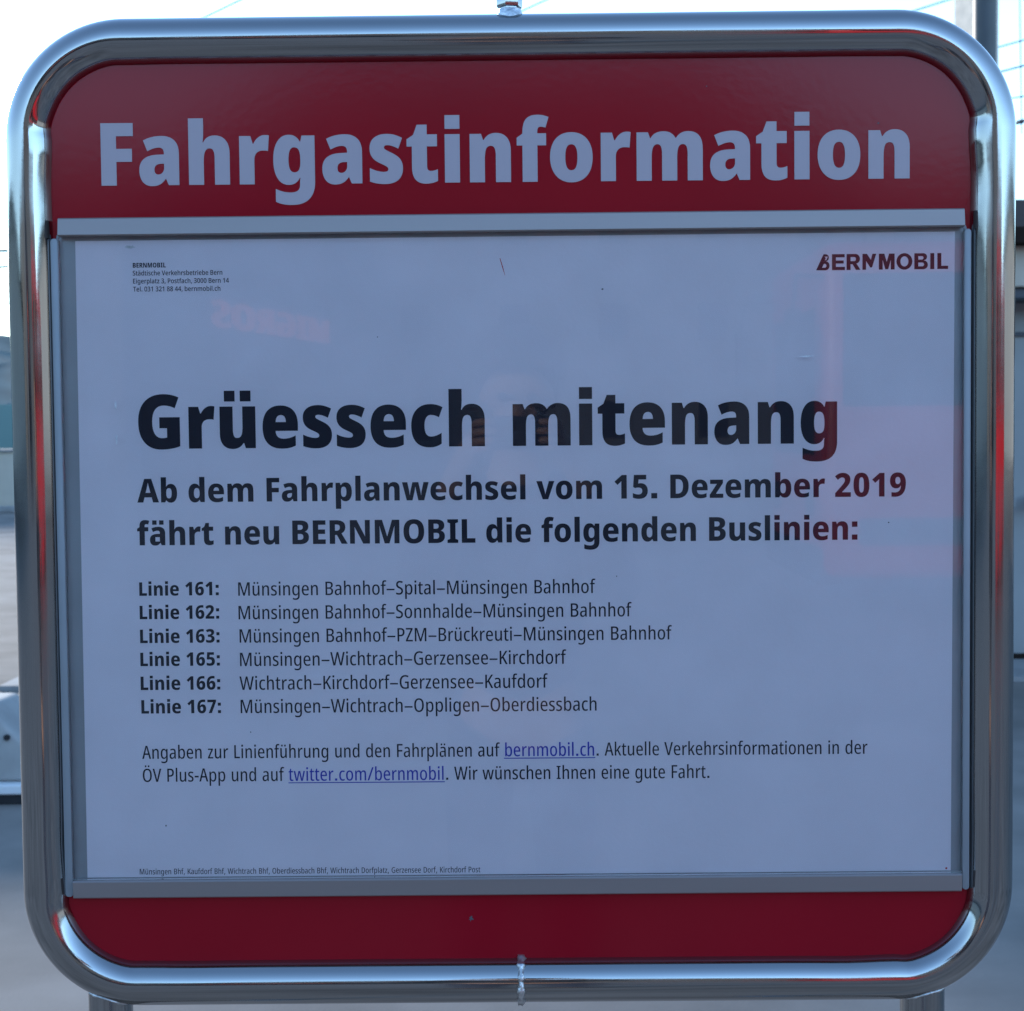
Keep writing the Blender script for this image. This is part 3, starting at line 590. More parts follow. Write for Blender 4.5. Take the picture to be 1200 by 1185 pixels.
        'ü': (511, '441,538 441,0 368,0 357,71 351,71 338,45q 298,8q 248,-10q 219,-10 166,-10q 99,37q 67,124q 67,187 67,538 158,538 158,203 158,135q 196,70q 237,70 280,70q 329,111q 350,194q 350,256 350,538/125,624 125,722 212,722 212,624/299,624 299,722 386,722 386,624'),
        '–': (500, '37,231 37,308 463,308 463,231'),
    },
    'N': {
        ' ': (260, ''),
        ',': (272, '202,116 209,105 196,52q 149,-72q 123,-129 36,-129 50,-69q 78,63q 85,116'),
        '.': (277, '69,0 69,133 208,133 208,0'),
        '0': (576, '531,357 531,271q 505,135q 447,40q 354,-10q 287,-10 205,-10q 97,78q 45,243q 45,357 45,473q 92,637q 199,725q 287,725 370,725q 478,638q 531,473q/164,357 164,268q 188,149q 241,89q 287,89 333,89q 387,148q 412,268q 412,357 412,447q 387,566q 333,626q 287,626 241,626q 188,566q 164,447q'),
        '1': (576, '386,0 268,0 268,455 268,479q 268,522q 270,566q 271,587 256,571q 232,549q 214,534 137,471 75,549 283,714 386,714'),
        '2': (576, '528,0 43,0 43,89 226,274 280,329q 350,408q 384,480q 384,521 384,572q 322,623q 275,623 228,623q 152,586q 110,553 46,631 75,657q 144,699q 229,724q 281,724 350,724q 449,677q 504,591q 504,533 504,475q 458,377q 373,281q 315,225 195,108 195,104 528,104'),
        '3': (576, '502,551 502,502q 464,431q 396,386q 351,376 351,372 437,362q 524,276q 524,203 524,142q 464,45q 340,-10q 243,-10 183,-10q 86,8q 42,29 42,134 87,112q 190,87q 235,87 324,87q 398,152q 398,208 398,247q 358,296q 276,320q 213,320 151,320 151,416 214,416 272,416q 346,445q 383,498q 383,533 383,578q 321,626q 268,626 232,626q 172,610q 122,585q 100,570 45,651 85,681q 198,724q 276,724 388,724q 502,628q'),
        '4': (576, '558,155 461,155 461,0 345,0 345,155 20,155 20,250 344,717 461,717 461,253 558,253/345,436 345,457q 346,498q 347,535q 349,566q 349,578 345,578 337,558q 315,519q 304,502 130,253 345,253'),
        '8': (576, '288,724 386,724q 509,637q 509,552 509,509q 474,445q 414,396q 377,377 418,357q 488,305q 532,235q 532,186 532,127q 474,39q 366,-10q 289,-10 209,-10q 99,37q 44,124q 44,184 44,233q 83,304q 148,355q 187,373 153,393q 99,444q 67,510q 67,553 67,609q 124,684q 224,724q/157,185 157,140q 222,81q 287,81 352,81q 418,139q 418,186 418,218q 385,265q 328,303q 291,317 276,323 239,307q 186,267q 157,218q/287,633 241,633q 181,587q 181,545 181,514q 210,471q 260,440q 290,426 319,439q 366,470q 394,514q 394,545 394,587q 335,633q'),
        'B': (657, '308,714 449,714q 584,631q 584,537 584,493q 552,428q 494,387q 455,379 455,374 496,367q 564,330q 605,261q 605,205 605,140q 543,48q 429,0q 350,0 91,0 91,714/322,419 401,419q 460,472q 460,521 460,571q 389,616q 311,616 212,616 212,419/212,324 212,98 333,98 415,98q 478,163q 478,214 478,247q 450,296q 384,324q 327,324'),
        'E': (554, '497,0 91,0 91,714 497,714 497,612 212,612 212,422 480,422 480,321 212,321 212,102 497,102'),
        'P': (613, '297,714 436,714q 566,602q 566,499 566,453q 538,370q 472,304q 364,266q 285,266 212,266 212,0 91,0 91,714/291,613 212,613 212,367 274,367 329,367q 405,392q 443,449q 443,495 443,553q 370,613q'),
        'S': (557, '515,199 515,137q 453,43q 336,-10q 252,-10 209,-10q 136,-2q 75,15q 49,27 49,139 91,119q 202,92q 256,92 302,92q 363,115q 394,159q 394,188 394,218q 365,260q 297,297q 237,319 179,342q 98,398q 57,477q 57,534 57,595q 118,679q 226,724q 297,724 359,724q 461,699q 503,681 465,582 426,600q 338,623q 294,623 255,623q 203,601q 178,562q 178,536 178,506q 206,464q 272,428q 329,406 389,383q 471,329q 515,255q'),
        'T': (566, '344,0 223,0 223,611 14,611 14,714 551,714 551,611 344,611'),
        'V': (628, '628,714 379,0 248,0 0,714 131,714 273,285 282,258q 297,201q 310,148q 314,125 318,148q 331,202q 346,259q 355,286 497,714'),
        'a': (580, '302,550 402,550q 504,459q 504,364 504,0 419,0 396,75 392,75 369,46q 320,8q 257,-10q 212,-10 164,-10q 87,25q 43,99q 43,155 43,238q 168,324q 295,329 386,332 386,356 386,415q 335,460q 288,460 249,460q 172,436q 136,419 101,503 140,524q 243,550q/317,255 232,251q 165,202q 165,158 165,118q 212,80q 250,80 308,80q 386,146q 386,211 386,258'),
        'b': (623, '198,579 198,546q 195,489q 193,470 198,470 221,504q 298,550q 358,550 454,550q 572,409q 572,271 572,178q 518,53q 421,-10q 357,-10 295,-10q 221,35q 198,64 190,64 168,0 79,0 79,760 198,760/327,454 279,454q 223,417q 198,339q 198,279 198,268 198,180q 254,87q 329,87 390,87q 450,182q 450,272 450,363q 390,454q'),
        'c': (498, '305,-10 230,-10q 116,49q 51,172q 51,268 51,367q 120,492q 238,551q 314,551 358,551q 439,533q 467,518 431,425 404,436q 342,452q 313,452 266,452q 204,411q 173,330q 173,269 173,209q 204,129q 265,89q 309,89 353,89q 424,109q 455,125 455,25 426,9q 355,-10q'),
        'd': (623, '264,-10 168,-10q 51,131q 51,270 51,409q 170,551q 267,551 307,551q 367,530q 411,494q 426,471 432,471 430,487q 425,545q 425,566 425,760 544,760 544,0 451,0 430,71 425,71 410,49q 366,12q 305,-10q/297,86 370,86q 430,169q 430,253 430,268 430,358q 373,454q 296,454 236,454q 173,355q 173,267 173,179q 236,86q'),
        'e': (580, '299,551 371,551q 476,492q 532,382q 532,306 532,243 173,243 175,167q 255,83q 329,83 380,83q 461,103q 504,122 504,27 464,8q 379,-10q 319,-10 241,-10q 119,51q 51,175q 51,267 51,358q 113,485q 225,551q/300,462 246,462q 181,392q 175,328 416,328 416,368q 390,427q 340,462q'),
        'f': (365, '354,451 224,451 224,0 105,0 105,451 17,451 17,508 106,543 106,567 106,672q 197,765q 284,765 319,765q 378,753q 402,745 374,659 358,664q 319,673q 297,673 260,673q 224,623q 224,570 224,541 354,541'),
        'g': (623, '265,551 320,551q 401,510q 428,471 433,471 446,541 544,541 544,-7 544,-83q 488,-187q 375,-240q 288,-240 227,-240q 128,-224q 88,-207 88,-102 129,-123q 228,-144q 288,-144 354,-144q 426,-75q 426,-14 426,4 426,16q 428,58q 430,71 425,71 400,32q 321,-10q 265,-10 166,-10q 51,136q 51,270 51,401q 167,551q/295,455 256,455q 201,412q 173,328q 173,268 173,177q 236,85q 298,85 333,85q 384,104q 416,144q 431,206q 431,249 431,271 431,335q 404,416q 343,455q'),
        'h': (634, '198,571 198,540q 194,487q 192,469 199,469 216,497q 266,533q 328,550q 362,550 424,550q 511,509q 558,422q 558,352 558,0 439,0 439,331 439,393q 389,454q 335,454 283,454q 224,411q 198,327q 198,267 198,0 79,0 79,760 198,760'),
        'i': (278, '198,541 198,0 80,0 80,541/78,624 78,744 202,744 202,624'),
        'k': (571, '198,392 198,371q 194,310q 192,286 196,286 202,296q 225,326q 249,357q 258,368 415,541 551,541 342,310 565,0 426,0 259,234 198,183 198,0 79,0 79,760 198,760'),
        'l': (277, '198,0 79,0 79,760 198,760'),
        'm': (954, '693,551 786,551q 879,457q 879,352 879,0 760,0 760,332 760,395q 713,454q 664,454 596,454q 538,367q 538,285 538,0 420,0 420,332 420,373q 399,428q 357,454q 323,454 276,454q 221,411q 198,328q 198,267 198,0 79,0 79,541 172,541 190,470 195,470 211,496q 259,532q 320,551q 355,551 417,551q 499,508q 519,465 525,465 551,508q 641,551q'),
        'n': (634, '364,551 457,551q 558,457q 558,352 558,0 440,0 440,331 440,393q 389,454q 335,454 257,454q 198,358q 198,267 198,0 79,0 79,541 172,541 189,468 195,468 213,495q 264,532q 328,551q'),
        'o': (615, '564,272 564,204q 528,100q 461,27q 365,-10q 306,-10 251,-10q 157,27q 89,100q 51,204q 51,272 51,362q 113,486q 229,551q 309,551 384,551q 498,486q 564,362q/173,272 173,213q 201,129q 261,84q 308,84 355,84q 414,129q 442,213q 442,272 442,331q 413,413q 354,457q 307,457 236,457q 173,360q'),
        'p': (623, '359,551 456,551q 572,410q 572,272 572,180q 518,54q 421,-10q 357,-10 316,-10q 255,11q 213,45q 198,64 192,64 194,46q 198,-3q 198,-25 198,-240 79,-240 79,541 176,541 193,469 198,469 214,492q 257,529q 318,551q/326,454 280,454q 224,418q 199,345q 198,288 198,272 198,213q 222,130q 279,87q 328,87 370,87q 424,133q 450,216q 450,273 450,359q 389,454q'),
        'r': (430, '354,551 370,551q 404,548q 416,545 403,434 391,437q 361,441q 343,441 316,441q 264,421q 223,381q 198,322q 198,282 198,0 79,0 79,541 172,541 188,446 194,446 210,475q 258,523q 319,551q'),
        's': (490, '447,155 447,103q 396,29q 298,-10q 227,-10 170,-10q 85,7q 49,23 49,125 88,107q 184,81q 226,81 282,81q 333,116q 333,145 333,163q 312,191q 257,220q 206,239 155,259q 85,300q 48,359q 48,403 48,475q 163,551q 257,551 308,551q 396,531q 438,512 401,426 365,441q 288,462q 253,462 209,462q 162,434q 162,410 162,391q 185,365q 242,338q 292,319 342,300q 411,258q 447,199q'),
        't': (391, '286,86 308,86q 350,94q 366,99 366,10 347,2q 289,-10q 256,-10 211,-10q 137,20q 92,96q 92,164 92,451 19,451 19,503 98,546 138,660 211,660 211,541 361,541 361,451 211,451 211,169 211,127q 252,86q'),
        'z': (481, '446,0 35,0 35,73 305,450 50,450 50,541 438,541 438,460 174,91 446,91'),
        'ä': (580, '302,550 402,550q 504,459q 504,364 504,0 419,0 396,75 392,75 369,46q 320,8q 257,-10q 212,-10 164,-10q 87,25q 43,99q 43,155 43,238q 168,324q 295,329 386,332 386,356 386,415q 335,460q 288,460 249,460q 172,436q 136,419 101,503 140,524q 243,550q/173,86 173,251 378,251 378,86/136,630 136,737 244,737 244,630/338,630 338,737 445,737 445,630'),
    },
}

LINES = [
    ('header_lettering', 'Fahrgastinformation', 'H', -0.395, 0.3852, 0.3627, 0.05977),
    ('heading', 'Grüessech mitenang', 'H', -0.3641, 0.315, 0.1081, 0.05239),
    ('subheading', 'Ab dem Fahrplanwechsel vom 15. Dezember 2019', 'S', -0.3665, 0.3817, 0.0559, 0.02302),
    ('subheading', 'fährt neu BERNMOBIL die folgenden Buslinien:', 'S', -0.3674, 0.3347, 0.0141, 0.02308),
    ('route_number', 'Linie 161:', 'S', -0.3665, -0.2887, -0.0348, 0.01322),
    ('route_name', 'Münsingen Bahnhof–Spital–Münsingen Bahnhof', 'R', -0.2697, 0.0794, -0.0359, 0.01321),
    ('route_number', 'Linie 162:', 'S', -0.3666, -0.2887, -0.0578, 0.01324),
    ('route_name', 'Münsingen Bahnhof–Sonnhalde–Münsingen Bahnhof', 'R', -0.2698, 0.1146, -0.0591, 0.01323),
    ('route_number', 'Linie 163:', 'S', -0.3667, -0.2888, -0.0813, 0.01326),
    ('route_name', 'Münsingen Bahnhof–PZM–Brückreuti–Münsingen Bahnhof', 'R', -0.2692, 0.1537, -0.0821, 0.01325),
    ('route_number', 'Linie 165:', 'S', -0.3669, -0.2889, -0.104, 0.01328),
    ('route_name', 'Münsingen–Wichtrach–Gerzensee–Kirchdorf', 'R', -0.2692, 0.0504, -0.1051, 0.01327),
    ('route_number', 'Linie 166:', 'S', -0.3671, -0.289, -0.1276, 0.0133),
    ('route_name', 'Wichtrach–Kirchdorf–Gerzensee–Kaufdorf', 'R', -0.2701, 0.0321, -0.1285, 0.01329),
    ('route_number', 'Linie 167:', 'S', -0.3669, -0.2887, -0.1508, 0.01332),
    ('route_name', 'Münsingen–Wichtrach–Oppligen–Oberdiessbach', 'R', -0.2694, 0.0796, -0.1515, 0.0133),
    ('paragraph', 'Angaben zur Linienführung und den Fahrplänen auf {bernmobil.ch}. Aktuelle Verkehrsinformationen in der', 'R', -0.3671, 0.3446, -0.1962, 0.013),
    ('paragraph', 'ÖV Plus-App und auf {twitter.com/bernmobil}. Wir wünschen Ihnen eine gute Fahrt.', 'R', -0.3669, 0.1897, -0.2189, 0.01302),
    ('footer_line', 'Münsingen Bhf, Kaufdorf Bhf, Wichtrach Bhf, Oberdiessbach Bhf, Wichtrach Dorfplatz, Gerzensee Dorf, Kirchdorf Post', 'R', -0.3719, -0.0361, -0.3108, 0.00561),
    ('address_line', 'BERNMOBIL', 'S', -0.3661, -0.3342, 0.2842, 0.0046),
    ('address_line', 'Städtische Verkehrsbetriebe Bern', 'N', -0.3663, -0.2795, 0.2766, 0.0046),
    ('address_line', 'Eigerplatz 3, Postfach, 3000 Bern 14', 'N', -0.3661, -0.2732, 0.2689, 0.0046),
    ('address_line', 'Tel. 031 321 88 44, bernmobil.ch', 'N', -0.3663, -0.2816, 0.2612, 0.0046),
    ('logo', 'BERNMOBIL', '', 0.2944, 0.422, 0.2746, 0.01531),
]

def contour_points(s, n=5):
    pts = []
    for tok in s.split():
        off = tok.endswith('q')
        x, y = tok.rstrip('q').split(',')
        pts.append((float(x), float(y), not off))
    full = []
    N = len(pts)
    for i in range(N):
        a, b = pts[i], pts[(i + 1) % N]
        full.append(a)
        if not a[2] and not b[2]:
            full.append(((a[0] + b[0]) / 2, (a[1] + b[1]) / 2, True))
    while not full[0][2]:
        full = full[1:] + full[:1]
    out = []
    N = len(full)
    i = 0
    while i < N:
        p = full[i]
        out.append((p[0], p[1]))
        q = full[(i + 1) % N]
        if not q[2]:
            r = full[(i + 2) % N]
            for k in range(1, n):
                t = k / n
                out.append(((1 - t) ** 2 * p[0] + 2 * t * (1 - t) * q[0] + t * t * r[0],
                            (1 - t) ** 2 * p[1] + 2 * t * (1 - t) * q[1] + t * t * r[1]))
            i += 2
        else:
            i += 1
    return out

def layout(text, style):
    """list of contours in font units for every letter, and the ink extents"""
    x = 0.0
    items = []
    linked = False
    for ch in text:
        if ch in '{}':
            linked = ch == '{'
            continue
        adv, data = FONT[style][ch]
        cs = [[(px + x, py) for px, py in contour_points(c)] for c in data.split('/')] if data else []
        items.append((cs, linked, x, adv))
        x += adv
    xs = [p[0] for it in items for c in it[0] for p in c]
    return items, min(xs), max(xs)

def letters(name, contours, y, m, parent, thick=0.0):
    """filled flat letters from closed outlines (x, z)"""
    cu = bpy.data.curves.new('outline', 'CURVE')
    cu.dimensions = '2D'
    cu.fill_mode = 'BOTH' if thick else 'FRONT'
    cu.extrude = thick / 2
    for c in contours:
        sp = cu.splines.new('POLY')
        sp.points.add(len(c) - 1)
        for p, (px, pz) in zip(sp.points, c):
            p.co = (px, pz, 0, 1)
        sp.use_cyclic_u = True
    tmp = bpy.data.objects.new('outline', cu)
    COL.objects.link(tmp)
    dg = bpy.context.evaluated_depsgraph_get()
    me = bpy.data.meshes.new_from_object(tmp.evaluated_get(dg))
    bpy.data.objects.remove(tmp)
    bpy.data.curves.remove(cu)
    me.transform(Matrix(((1, 0, 0, 0), (0, 0, -1, y), (0, 1, 0, 0), (0, 0, 0, 1))))
    me.name = name
    me.materials.clear()
    me.materials.append(m)
    o = bpy.data.objects.new(name, me)
    COL.objects.link(o)
    o.parent = parent
    return o

SLOPE = -0.0017                              # the sheet hangs a touch lower on the right
PAPER_Y = -0.0016
INK_Y = -0.0018
poster = thing('poster', 'white printed timetable notice with black headline behind the clear pane', 'poster', (0, -0.0012, -0.3135 + ZO))
poster_off = Vector((0, 0.0012, 0.3135 - ZO))
bm = bmesh.new()
nx, nz = 40, 30
PX0, PX1 = -0.4215, 0.4285
g = []
for j in range(nz + 1):
    row = []
    for i in range(nx + 1):
        u, v = i / nx, j / nz
        x = (PX0 - 0.0022 * (1 - v)) + (PX1 - PX0) * u
        z = -0.3132 + (0.6236) * v + ZO
        row.append(bm.verts.new((x, PAPER_Y, z)))
    g.append(row)
for j in range(nz):
    for i in range(nx):
        bm.faces.new((g[j][i], g[j][i + 1], g[j + 1][i + 1], g[j + 1][i]))
r = bmesh.ops.extrude_face_region(bm, geom=list(bm.faces))
bmesh.ops.translate(bm, verts=[q for q in r['geom'] if isinstance(q, bmesh.types.BMVert)], vec=(0, 0.0004, 0))
bmesh.ops.recalc_face_normals(bm, faces=bm.faces)
obj('sheet', bm, PAPER, poster).location = poster_off

for name, text, style, x0, x1, z, cap in LINES:
    if name == 'logo':
        continue
    items, a, b = layout(text, style)
    sx, sz = (x1 - x0) / (b - a), cap / 714.0
    head = name == 'header_lettering'
    slope = -0.0020 if head else SLOPE
    xc = (x0 + x1) / 2
    def place(p):
        X = x0 + (p[0] - a) * sx
        return (X, z + ZO + p[1] * sz + slope * (X - xc))
    plain, linkc, rest = [], [], []
    lx = []
    for cs_, linked, gx, adv in items:
        for c in cs_:
            (linkc if linked else rest if lx else plain).append([place(p) for p in c])
        if linked:
            lx += [gx, gx + adv]
    if rest:
        letters(name, rest, INK_Y, INK, poster).location = poster_off
    if head:
        letters(name, plain, -0.0003, VINYL, board, 0.0004)
        continue
    letters(name, plain, INK_Y, INK, poster).location = poster_off
    if linkc:
        l0, l1 = min(lx), max(lx)
        linkc.append([place((l0, -128)), place((l1, -128)), place((l1, -78)), place((l0, -78))])
        letters('web_link', linkc, INK_Y, LINK, poster).location = poster_off

# the company lettering at the top right: B with a sliced left side, N ending in a wedge
def logo():
    H0, CAP = 0.27465 + ZO, 0.0153
    c = []
    def zz(t):
        return H0 + CAP * t
    def poly(*p):
        c.append([(x, zz(t)) for x, t in p])
    def bowl(xl, xr, t0, t1, n=8):
        r = (t1 - t0) / 2 * CAP
        out = [(xl, zz(t1))]
        for i in range(n + 1):
            a = math.pi / 2 - math.pi * i / n
            out.append((xr - r + r * math.cos(a), zz((t0 + t1) / 2) + r * math.sin(a)))
        out.append((xl, zz(t0)))
        return out
    # sliced B: two bowls whose left ends follow a slanted cut
    def cut(t):
        return 0.2948 + 0.0072 * t
    def bowl_cut(xr, t0, t1, inner):
        r = (t1 - t0) / 2 * CAP
        o = [(cut(t1) + inner, zz(t1))]
        for i in range(11):
            a = math.pi / 2 - math.pi * i / 10
            o.append((xr - r * 0.9 + r * 0.9 * math.cos(a), zz((t0 + t1) / 2) + r * math.sin(a)))
        o.append((cut(t0) + inner, zz(t0)))
        return o
    c.append(bowl_cut(0.3078, 0.0, 0.56, 0.0))
    c.append(bowl_cut(0.3048, 0.155, 0.405, 0.0046))
    c.append(bowl_cut(0.3071, 0.562, 1.0, 0.0))
    c.append(bowl_cut(0.3040, 0.63, 0.85, 0.0052))
    # E
    s = 0.0038
    poly((0.3101, 0), (0.3226, 0), (0.3226, .2), (0.3101 + s, .2), (0.3101 + s, .41), (0.3214, .41), (0.3214, .6), (0.3101 + s, .6), (0.3101 + s, .8), (0.3223, .8), (0.3223, 1), (0.3101, 1))
    # R
    c.append([(0.3242, zz(0)), (0.3242 + s, zz(0)), (0.3242 + s, zz(.36)), (0.3300, zz(.36)), (0.3332, zz(0)), (0.3376, zz(0)), (0.3337, zz(.40))]
             + [(0.3327 + 0.0044 * math.cos(R(a)), zz(0.695) + 0.305 * CAP * math.sin(R(a))) for a in range(-75, 91, 15)] + [(0.3242, zz(1))])
    c.append([(0.3242 + s, zz(.55))] + [(0.3318 + 0.0014 * math.cos(R(a)), zz(0.68) + 0.13 * CAP * math.sin(R(a))) for a in range(-90, 91, 30)] + [(0.3242 + s, zz(.81))])
    # N with a wedge for its right stem
    poly((0.3395, 0), (0.3430, 0), (0.3430, .55), (0.3470, .14), (0.3487, .14), (0.3528, 1), (0.3491, 1), (0.3476, .62), (0.3438, 1), (0.3395, 1))
    # M
    poly((0.3553, 0), (0.3590, 0), (0.3590, .60), (0.3615, .02), (0.3643, .02), (0.3668, .60), (0.3668, 0), (0.3705, 0), (0.3705, 1), (0.3652, 1), (0.3629, .48), (0.3606, 1), (0.3553, 1))
    # O
    for rx, rz in ((0.00765, 0.52), (0.0039, 0.32)):
        c.append([(0.37995 + rx * math.cos(R(a)), zz(.5) + rz * CAP * math.sin(R(a))) for a in range(0, 360, 12)])
    # B
    c.append(bowl(0.3895, 0.4026, 0.0, 0.55) )
    c.append(bowl(0.3895 + s, 0.3990, 0.18, 0.42))
    c.append(bowl(0.3895, 0.4018, 0.552, 1.0))
    c.append(bowl(0.3895 + s, 0.3984, 0.60, 0.82))
    # I, L
    poly((0.4049, 0), (0.4087, 0), (0.4087, 1), (0.4049, 1))
    poly((0.4117, 0), (0.4221, 0), (0.4221, .2), (0.4155, .2), (0.4155, 1), (0.4117, 1))
    return c
letters('logo', logo(), INK_Y, INK, poster).location = poster_off

# small marks on the sheet and board
def blot(cx, cz, rx, rz, n=14, jag=0.35):
    return [(cx + rx * (1 + random.uniform(-jag, jag)) * math.cos(2 * math.pi * k / n), cz + ZO + rz * (1 + random.uniform(-jag, jag)) * math.sin(2 * math.pi * k / n)) for k in range(n)]
def tick(x0, z0, x1, z1, w):
    return [(x0 - w, z0 + ZO), (x0 + w * .4, z0 + ZO), ((x0 + x1) / 2 + w, (z0 + z1) / 2 + ZO), (x1 + w * .3, z1 + ZO), (x1 - w * .2, z1 + ZO), ((x0 + x1) / 2 - w, (z0 + z1) / 2 + ZO)]
letters('pencil_mark', [tick(-0.0104, 0.2895, -0.0058, 0.2730, 0.00045)], INK_Y, REDINK, poster).location = poster_off
letters('red_speck', [blot(0.422, -0.3108, 0.0011, 0.0009)], INK_Y, REDINK, poster).location = poster_off
letters('smudge', [blot(-0.3680, 0.3040, 0.0045, 0.0016)], INK_Y, SMUDGE, poster).location = poster_off
for b_ in (blot(0.0883, 0.2587, 0.0009, 0.0009), blot(0.365, 0.030, 0.0007, 0.0006), blot(-0.26, -0.17, 0.0006, 0.0006),
                   blot(-0.345, -0.262, 0.0007, 0.0009), blot(0.1, -0.02, 0.0005, 0.0007), blot(-0.13, 0.215, 0.0006, 0.0005)):
    letters('speck', [b_], INK_Y, DIRT, poster).location = poster_off
for b_ in (blot(-0.0458, -0.3576, 0.0020, 0.0022, jag=.6), blot(0.355, 0.415, 0.0009, 0.0009), blot(0.19, 0.452, 0.0007, 0.0007)):
    letters('speck', [b_], -0.0003, DIRT, board)
for cx, cz, rx_, rz_ in ((0.2837, 0.1917, 0.0056, 0.0007), (-0.384, 0.151, 0.0009, 0.004), (-0.384, 0.118, 0.0009, 0.005)):
    letters('pane_scuff', [blot(cx, cz, rx_, rz_, jag=.2)], -0.0082, SMUDGE, sign)

# ------------------------------------------------------------------ background seen round the sign
# low station building on the right, its left end hidden behind the sign
BY = 8.8
st = thing('station_building', 'low grey building with dark roof and white framed windows behind the sign at right', 'building', (3.0, BY, 0))
def part(name, bm_, m, parent, off, smooth=None):
    o = obj(name, bm_, m, parent, smooth)
    o.location = -Vector(off)
    return o
SO = (3.0, BY, 0)
XL, XR = -2.72, 12.0
part('wall', boxbm(XL, XR, BY, BY + 5, 0.0, 2.37), PLASTER, st, SO)
part('plinth', boxbm(XL - .03, XR + .03, BY - 0.05, BY - 0.002, 0.0, 0.06), ROOF, st, SO)
part('canopy', boxbm(XL - .1, XR + .1, BY - 0.35, BY + 5.1, 2.372, 2.44, bevel=.008), DARKSTEEL, st, SO)
part('fascia', boxbm(XL - .12, XR + .12, BY - 0.40, BY + 5.15, 2.442, 2.70, bevel=.008), BEIGE, st, SO)
bm = bmesh.new()
prof = [(BY - 0.55, 2.702), (BY - 0.55, 2.80), (BY + 1.2, 3.22), (BY + 3.6, 3.22), (BY + 5.4, 2.80), (BY + 5.4, 2.702)]
a = [bm.verts.new((XL - .2, y, z)) for y, z in prof]
b = [bm.verts.new((XR + .2, y, z)) for y, z in prof]
for k in range(len(prof)):
    bm.faces.new((a[k], a[(k + 1) % len(prof)], b[(k + 1) % len(prof)], b[k]))
bm.faces.new(a[::-1])
bm.faces.new(b)
bmesh.ops.recalc_face_normals(bm, faces=bm.faces)
part('roof', bm, ROOF, st, SO)
for wx0 in (-2.2, -0.2, 1.8, 3.42, 5.4, 7.4, 9.4):
    w1 = wx0 + 1.35
    bm = bmesh.new()
    for q in ((wx0, wx0 + .06, 1.12, 2.02), (w1 - .06, w1, 1.12, 2.02), (wx0 + .06, w1 - .06, 1.12, 1.18), (wx0 + .06, w1 - .06, 1.95, 2.02), (wx0 + .06, w1 - .06, 1.70, 1.74), (wx0 + .66, wx0 + .71, 1.18, 1.70)):
        box(bm, q[0], q[1], BY - 0.045, BY + 0.03, q[2], q[3])
    bmesh.ops.recalc_face_normals(bm, faces=bm.faces)
    fr = part('window', bm, WHITE, st, SO)
    part('window_pane', boxbm(wx0 + .05, w1 - .05, BY - 0.02, BY - 0.012, 1.17, 1.96), TEAL, fr, (0, 0, 0))
    part('sill', boxbm(wx0 - .08, w1 + .08, BY - 0.12, BY - 0.003, 1.03, 1.115, bevel=.006), PLASTER, fr, (0, 0, 0))
part('wall_trim', boxbm(XL, XR, BY - 0.03, BY - 0.002, 2.155, 2.18), DARKSTEEL, st, SO)
structure('pavement', boxbm(XL - .5, 40, 8.0, BY - 0.06, 0.0, 0.03), KERB)

# concrete pillar and steel mast behind the top right corner
bm = bmesh.new()
pb = [(4.49, 14.0), (4.374, 14.32), (4.64, 14.416), (4.756, 14.096)]
lo = [bm.verts.new((x, y, 0)) for x, y in pb]
hi = [bm.verts.new((x, y, 9.0)) for x, y in pb]
for k in range(4):
    bm.faces.new((lo[k], lo[(k + 1) % 4], hi[(k + 1) % 4], hi[k]))
bm.faces.new(lo[::-1])
bm.faces.new(hi)
bmesh.ops.recalc_face_normals(bm, faces=bm.faces)
bmesh.ops.bevel(bm, geom=list(bm.edges), offset=0.008, segments=2, affect='EDGES', profile=0.5)
pil = obj('concrete_pillar', bm, PALECON)
tag(pil, 'pale square concrete pillar beside the dark mast at top right corner', 'pillar')
bm = bmesh.new()
sweep(bm, [(4.352, 13.2, 0), (4.352, 13.2, 4.5), (4.352, 13.2, 9.5)], 0.106, n=32)
mast = obj('steel_mast', bm, DARKSTEEL, smooth=50)
tag(mast, 'dark round steel mast rising in front of the pale concrete pillar', 'mast')

def wire(label, p, q, ext, r, sag=0.0):
    p, q = Vector(p), Vector(q)
    d = (q - p).normalized()
    a, b = p - d * ext[0], q + d * ext[1]
    bm = bmesh.new()
    N = 24
    sweep(bm, [a.lerp(b, i / N) + Vector((0, 0, sag * ((2 * i / N - 1) ** 2 - 1))) for i in range(N + 1)], r, n=8)
    o = obj('overhead_wire', bm, WIRE, smooth=180)
    return tag(o, label, 'overhead wire', 'overhead wires against the sky')
wire('highest overhead wire to the right of the dark mast', (5.926, 18, 6.24), (6.251, 18, 6.327), (1.0, 16), 0.010)
wire('second overhead wire down to the right of the dark mast', (6.032, 18, 5.96), (6.252, 18, 6.015), (1.2, 16), 0.012)
wire('third overhead wire down beside the upper right frame corner', (6.118, 18, 5.621), (6.254, 18, 5.64), (1.4, 16), 0.009)
low = wire('lowest overhead wire at right edge, with a small insulator', (6.119, 18, 5.308), (6.256, 18, 5.338), (1.4, 16), 0.010)
bm = bmesh.new()
for k in range(3):
    lathe(bm, [(0.012, -0.02), (0.030, -0.012), (0.030, 0.006), (0.012, 0.02)], (6.175 + .035 * k, 18, 5.321 + .008 * k), axis='X', n=14)
obj('insulator', bm, DARKSTEEL, low, smooth=40)
wire('overhead wire slanting up to the pale concrete pillar', (4.99, 18, 6.725), (5.315, 18, 6.825), (14, 10), 0.010)
wire('slanting overhead wire above the left end of the frame', (-3.309, 16, 6.258), (-3.052, 16, 6.376), (0.5, 10), 0.009)
wire('thin overhead wire just right of the top fitting', (0.085, 16, 6.228), (0.332, 16, 6.337), (0.6, 10), 0.008)
wire('upper of two thick level cables at the left edge', (-7.116, 20, 4.122), (-7.022, 20, 4.121), (25, 3.5), 0.022)
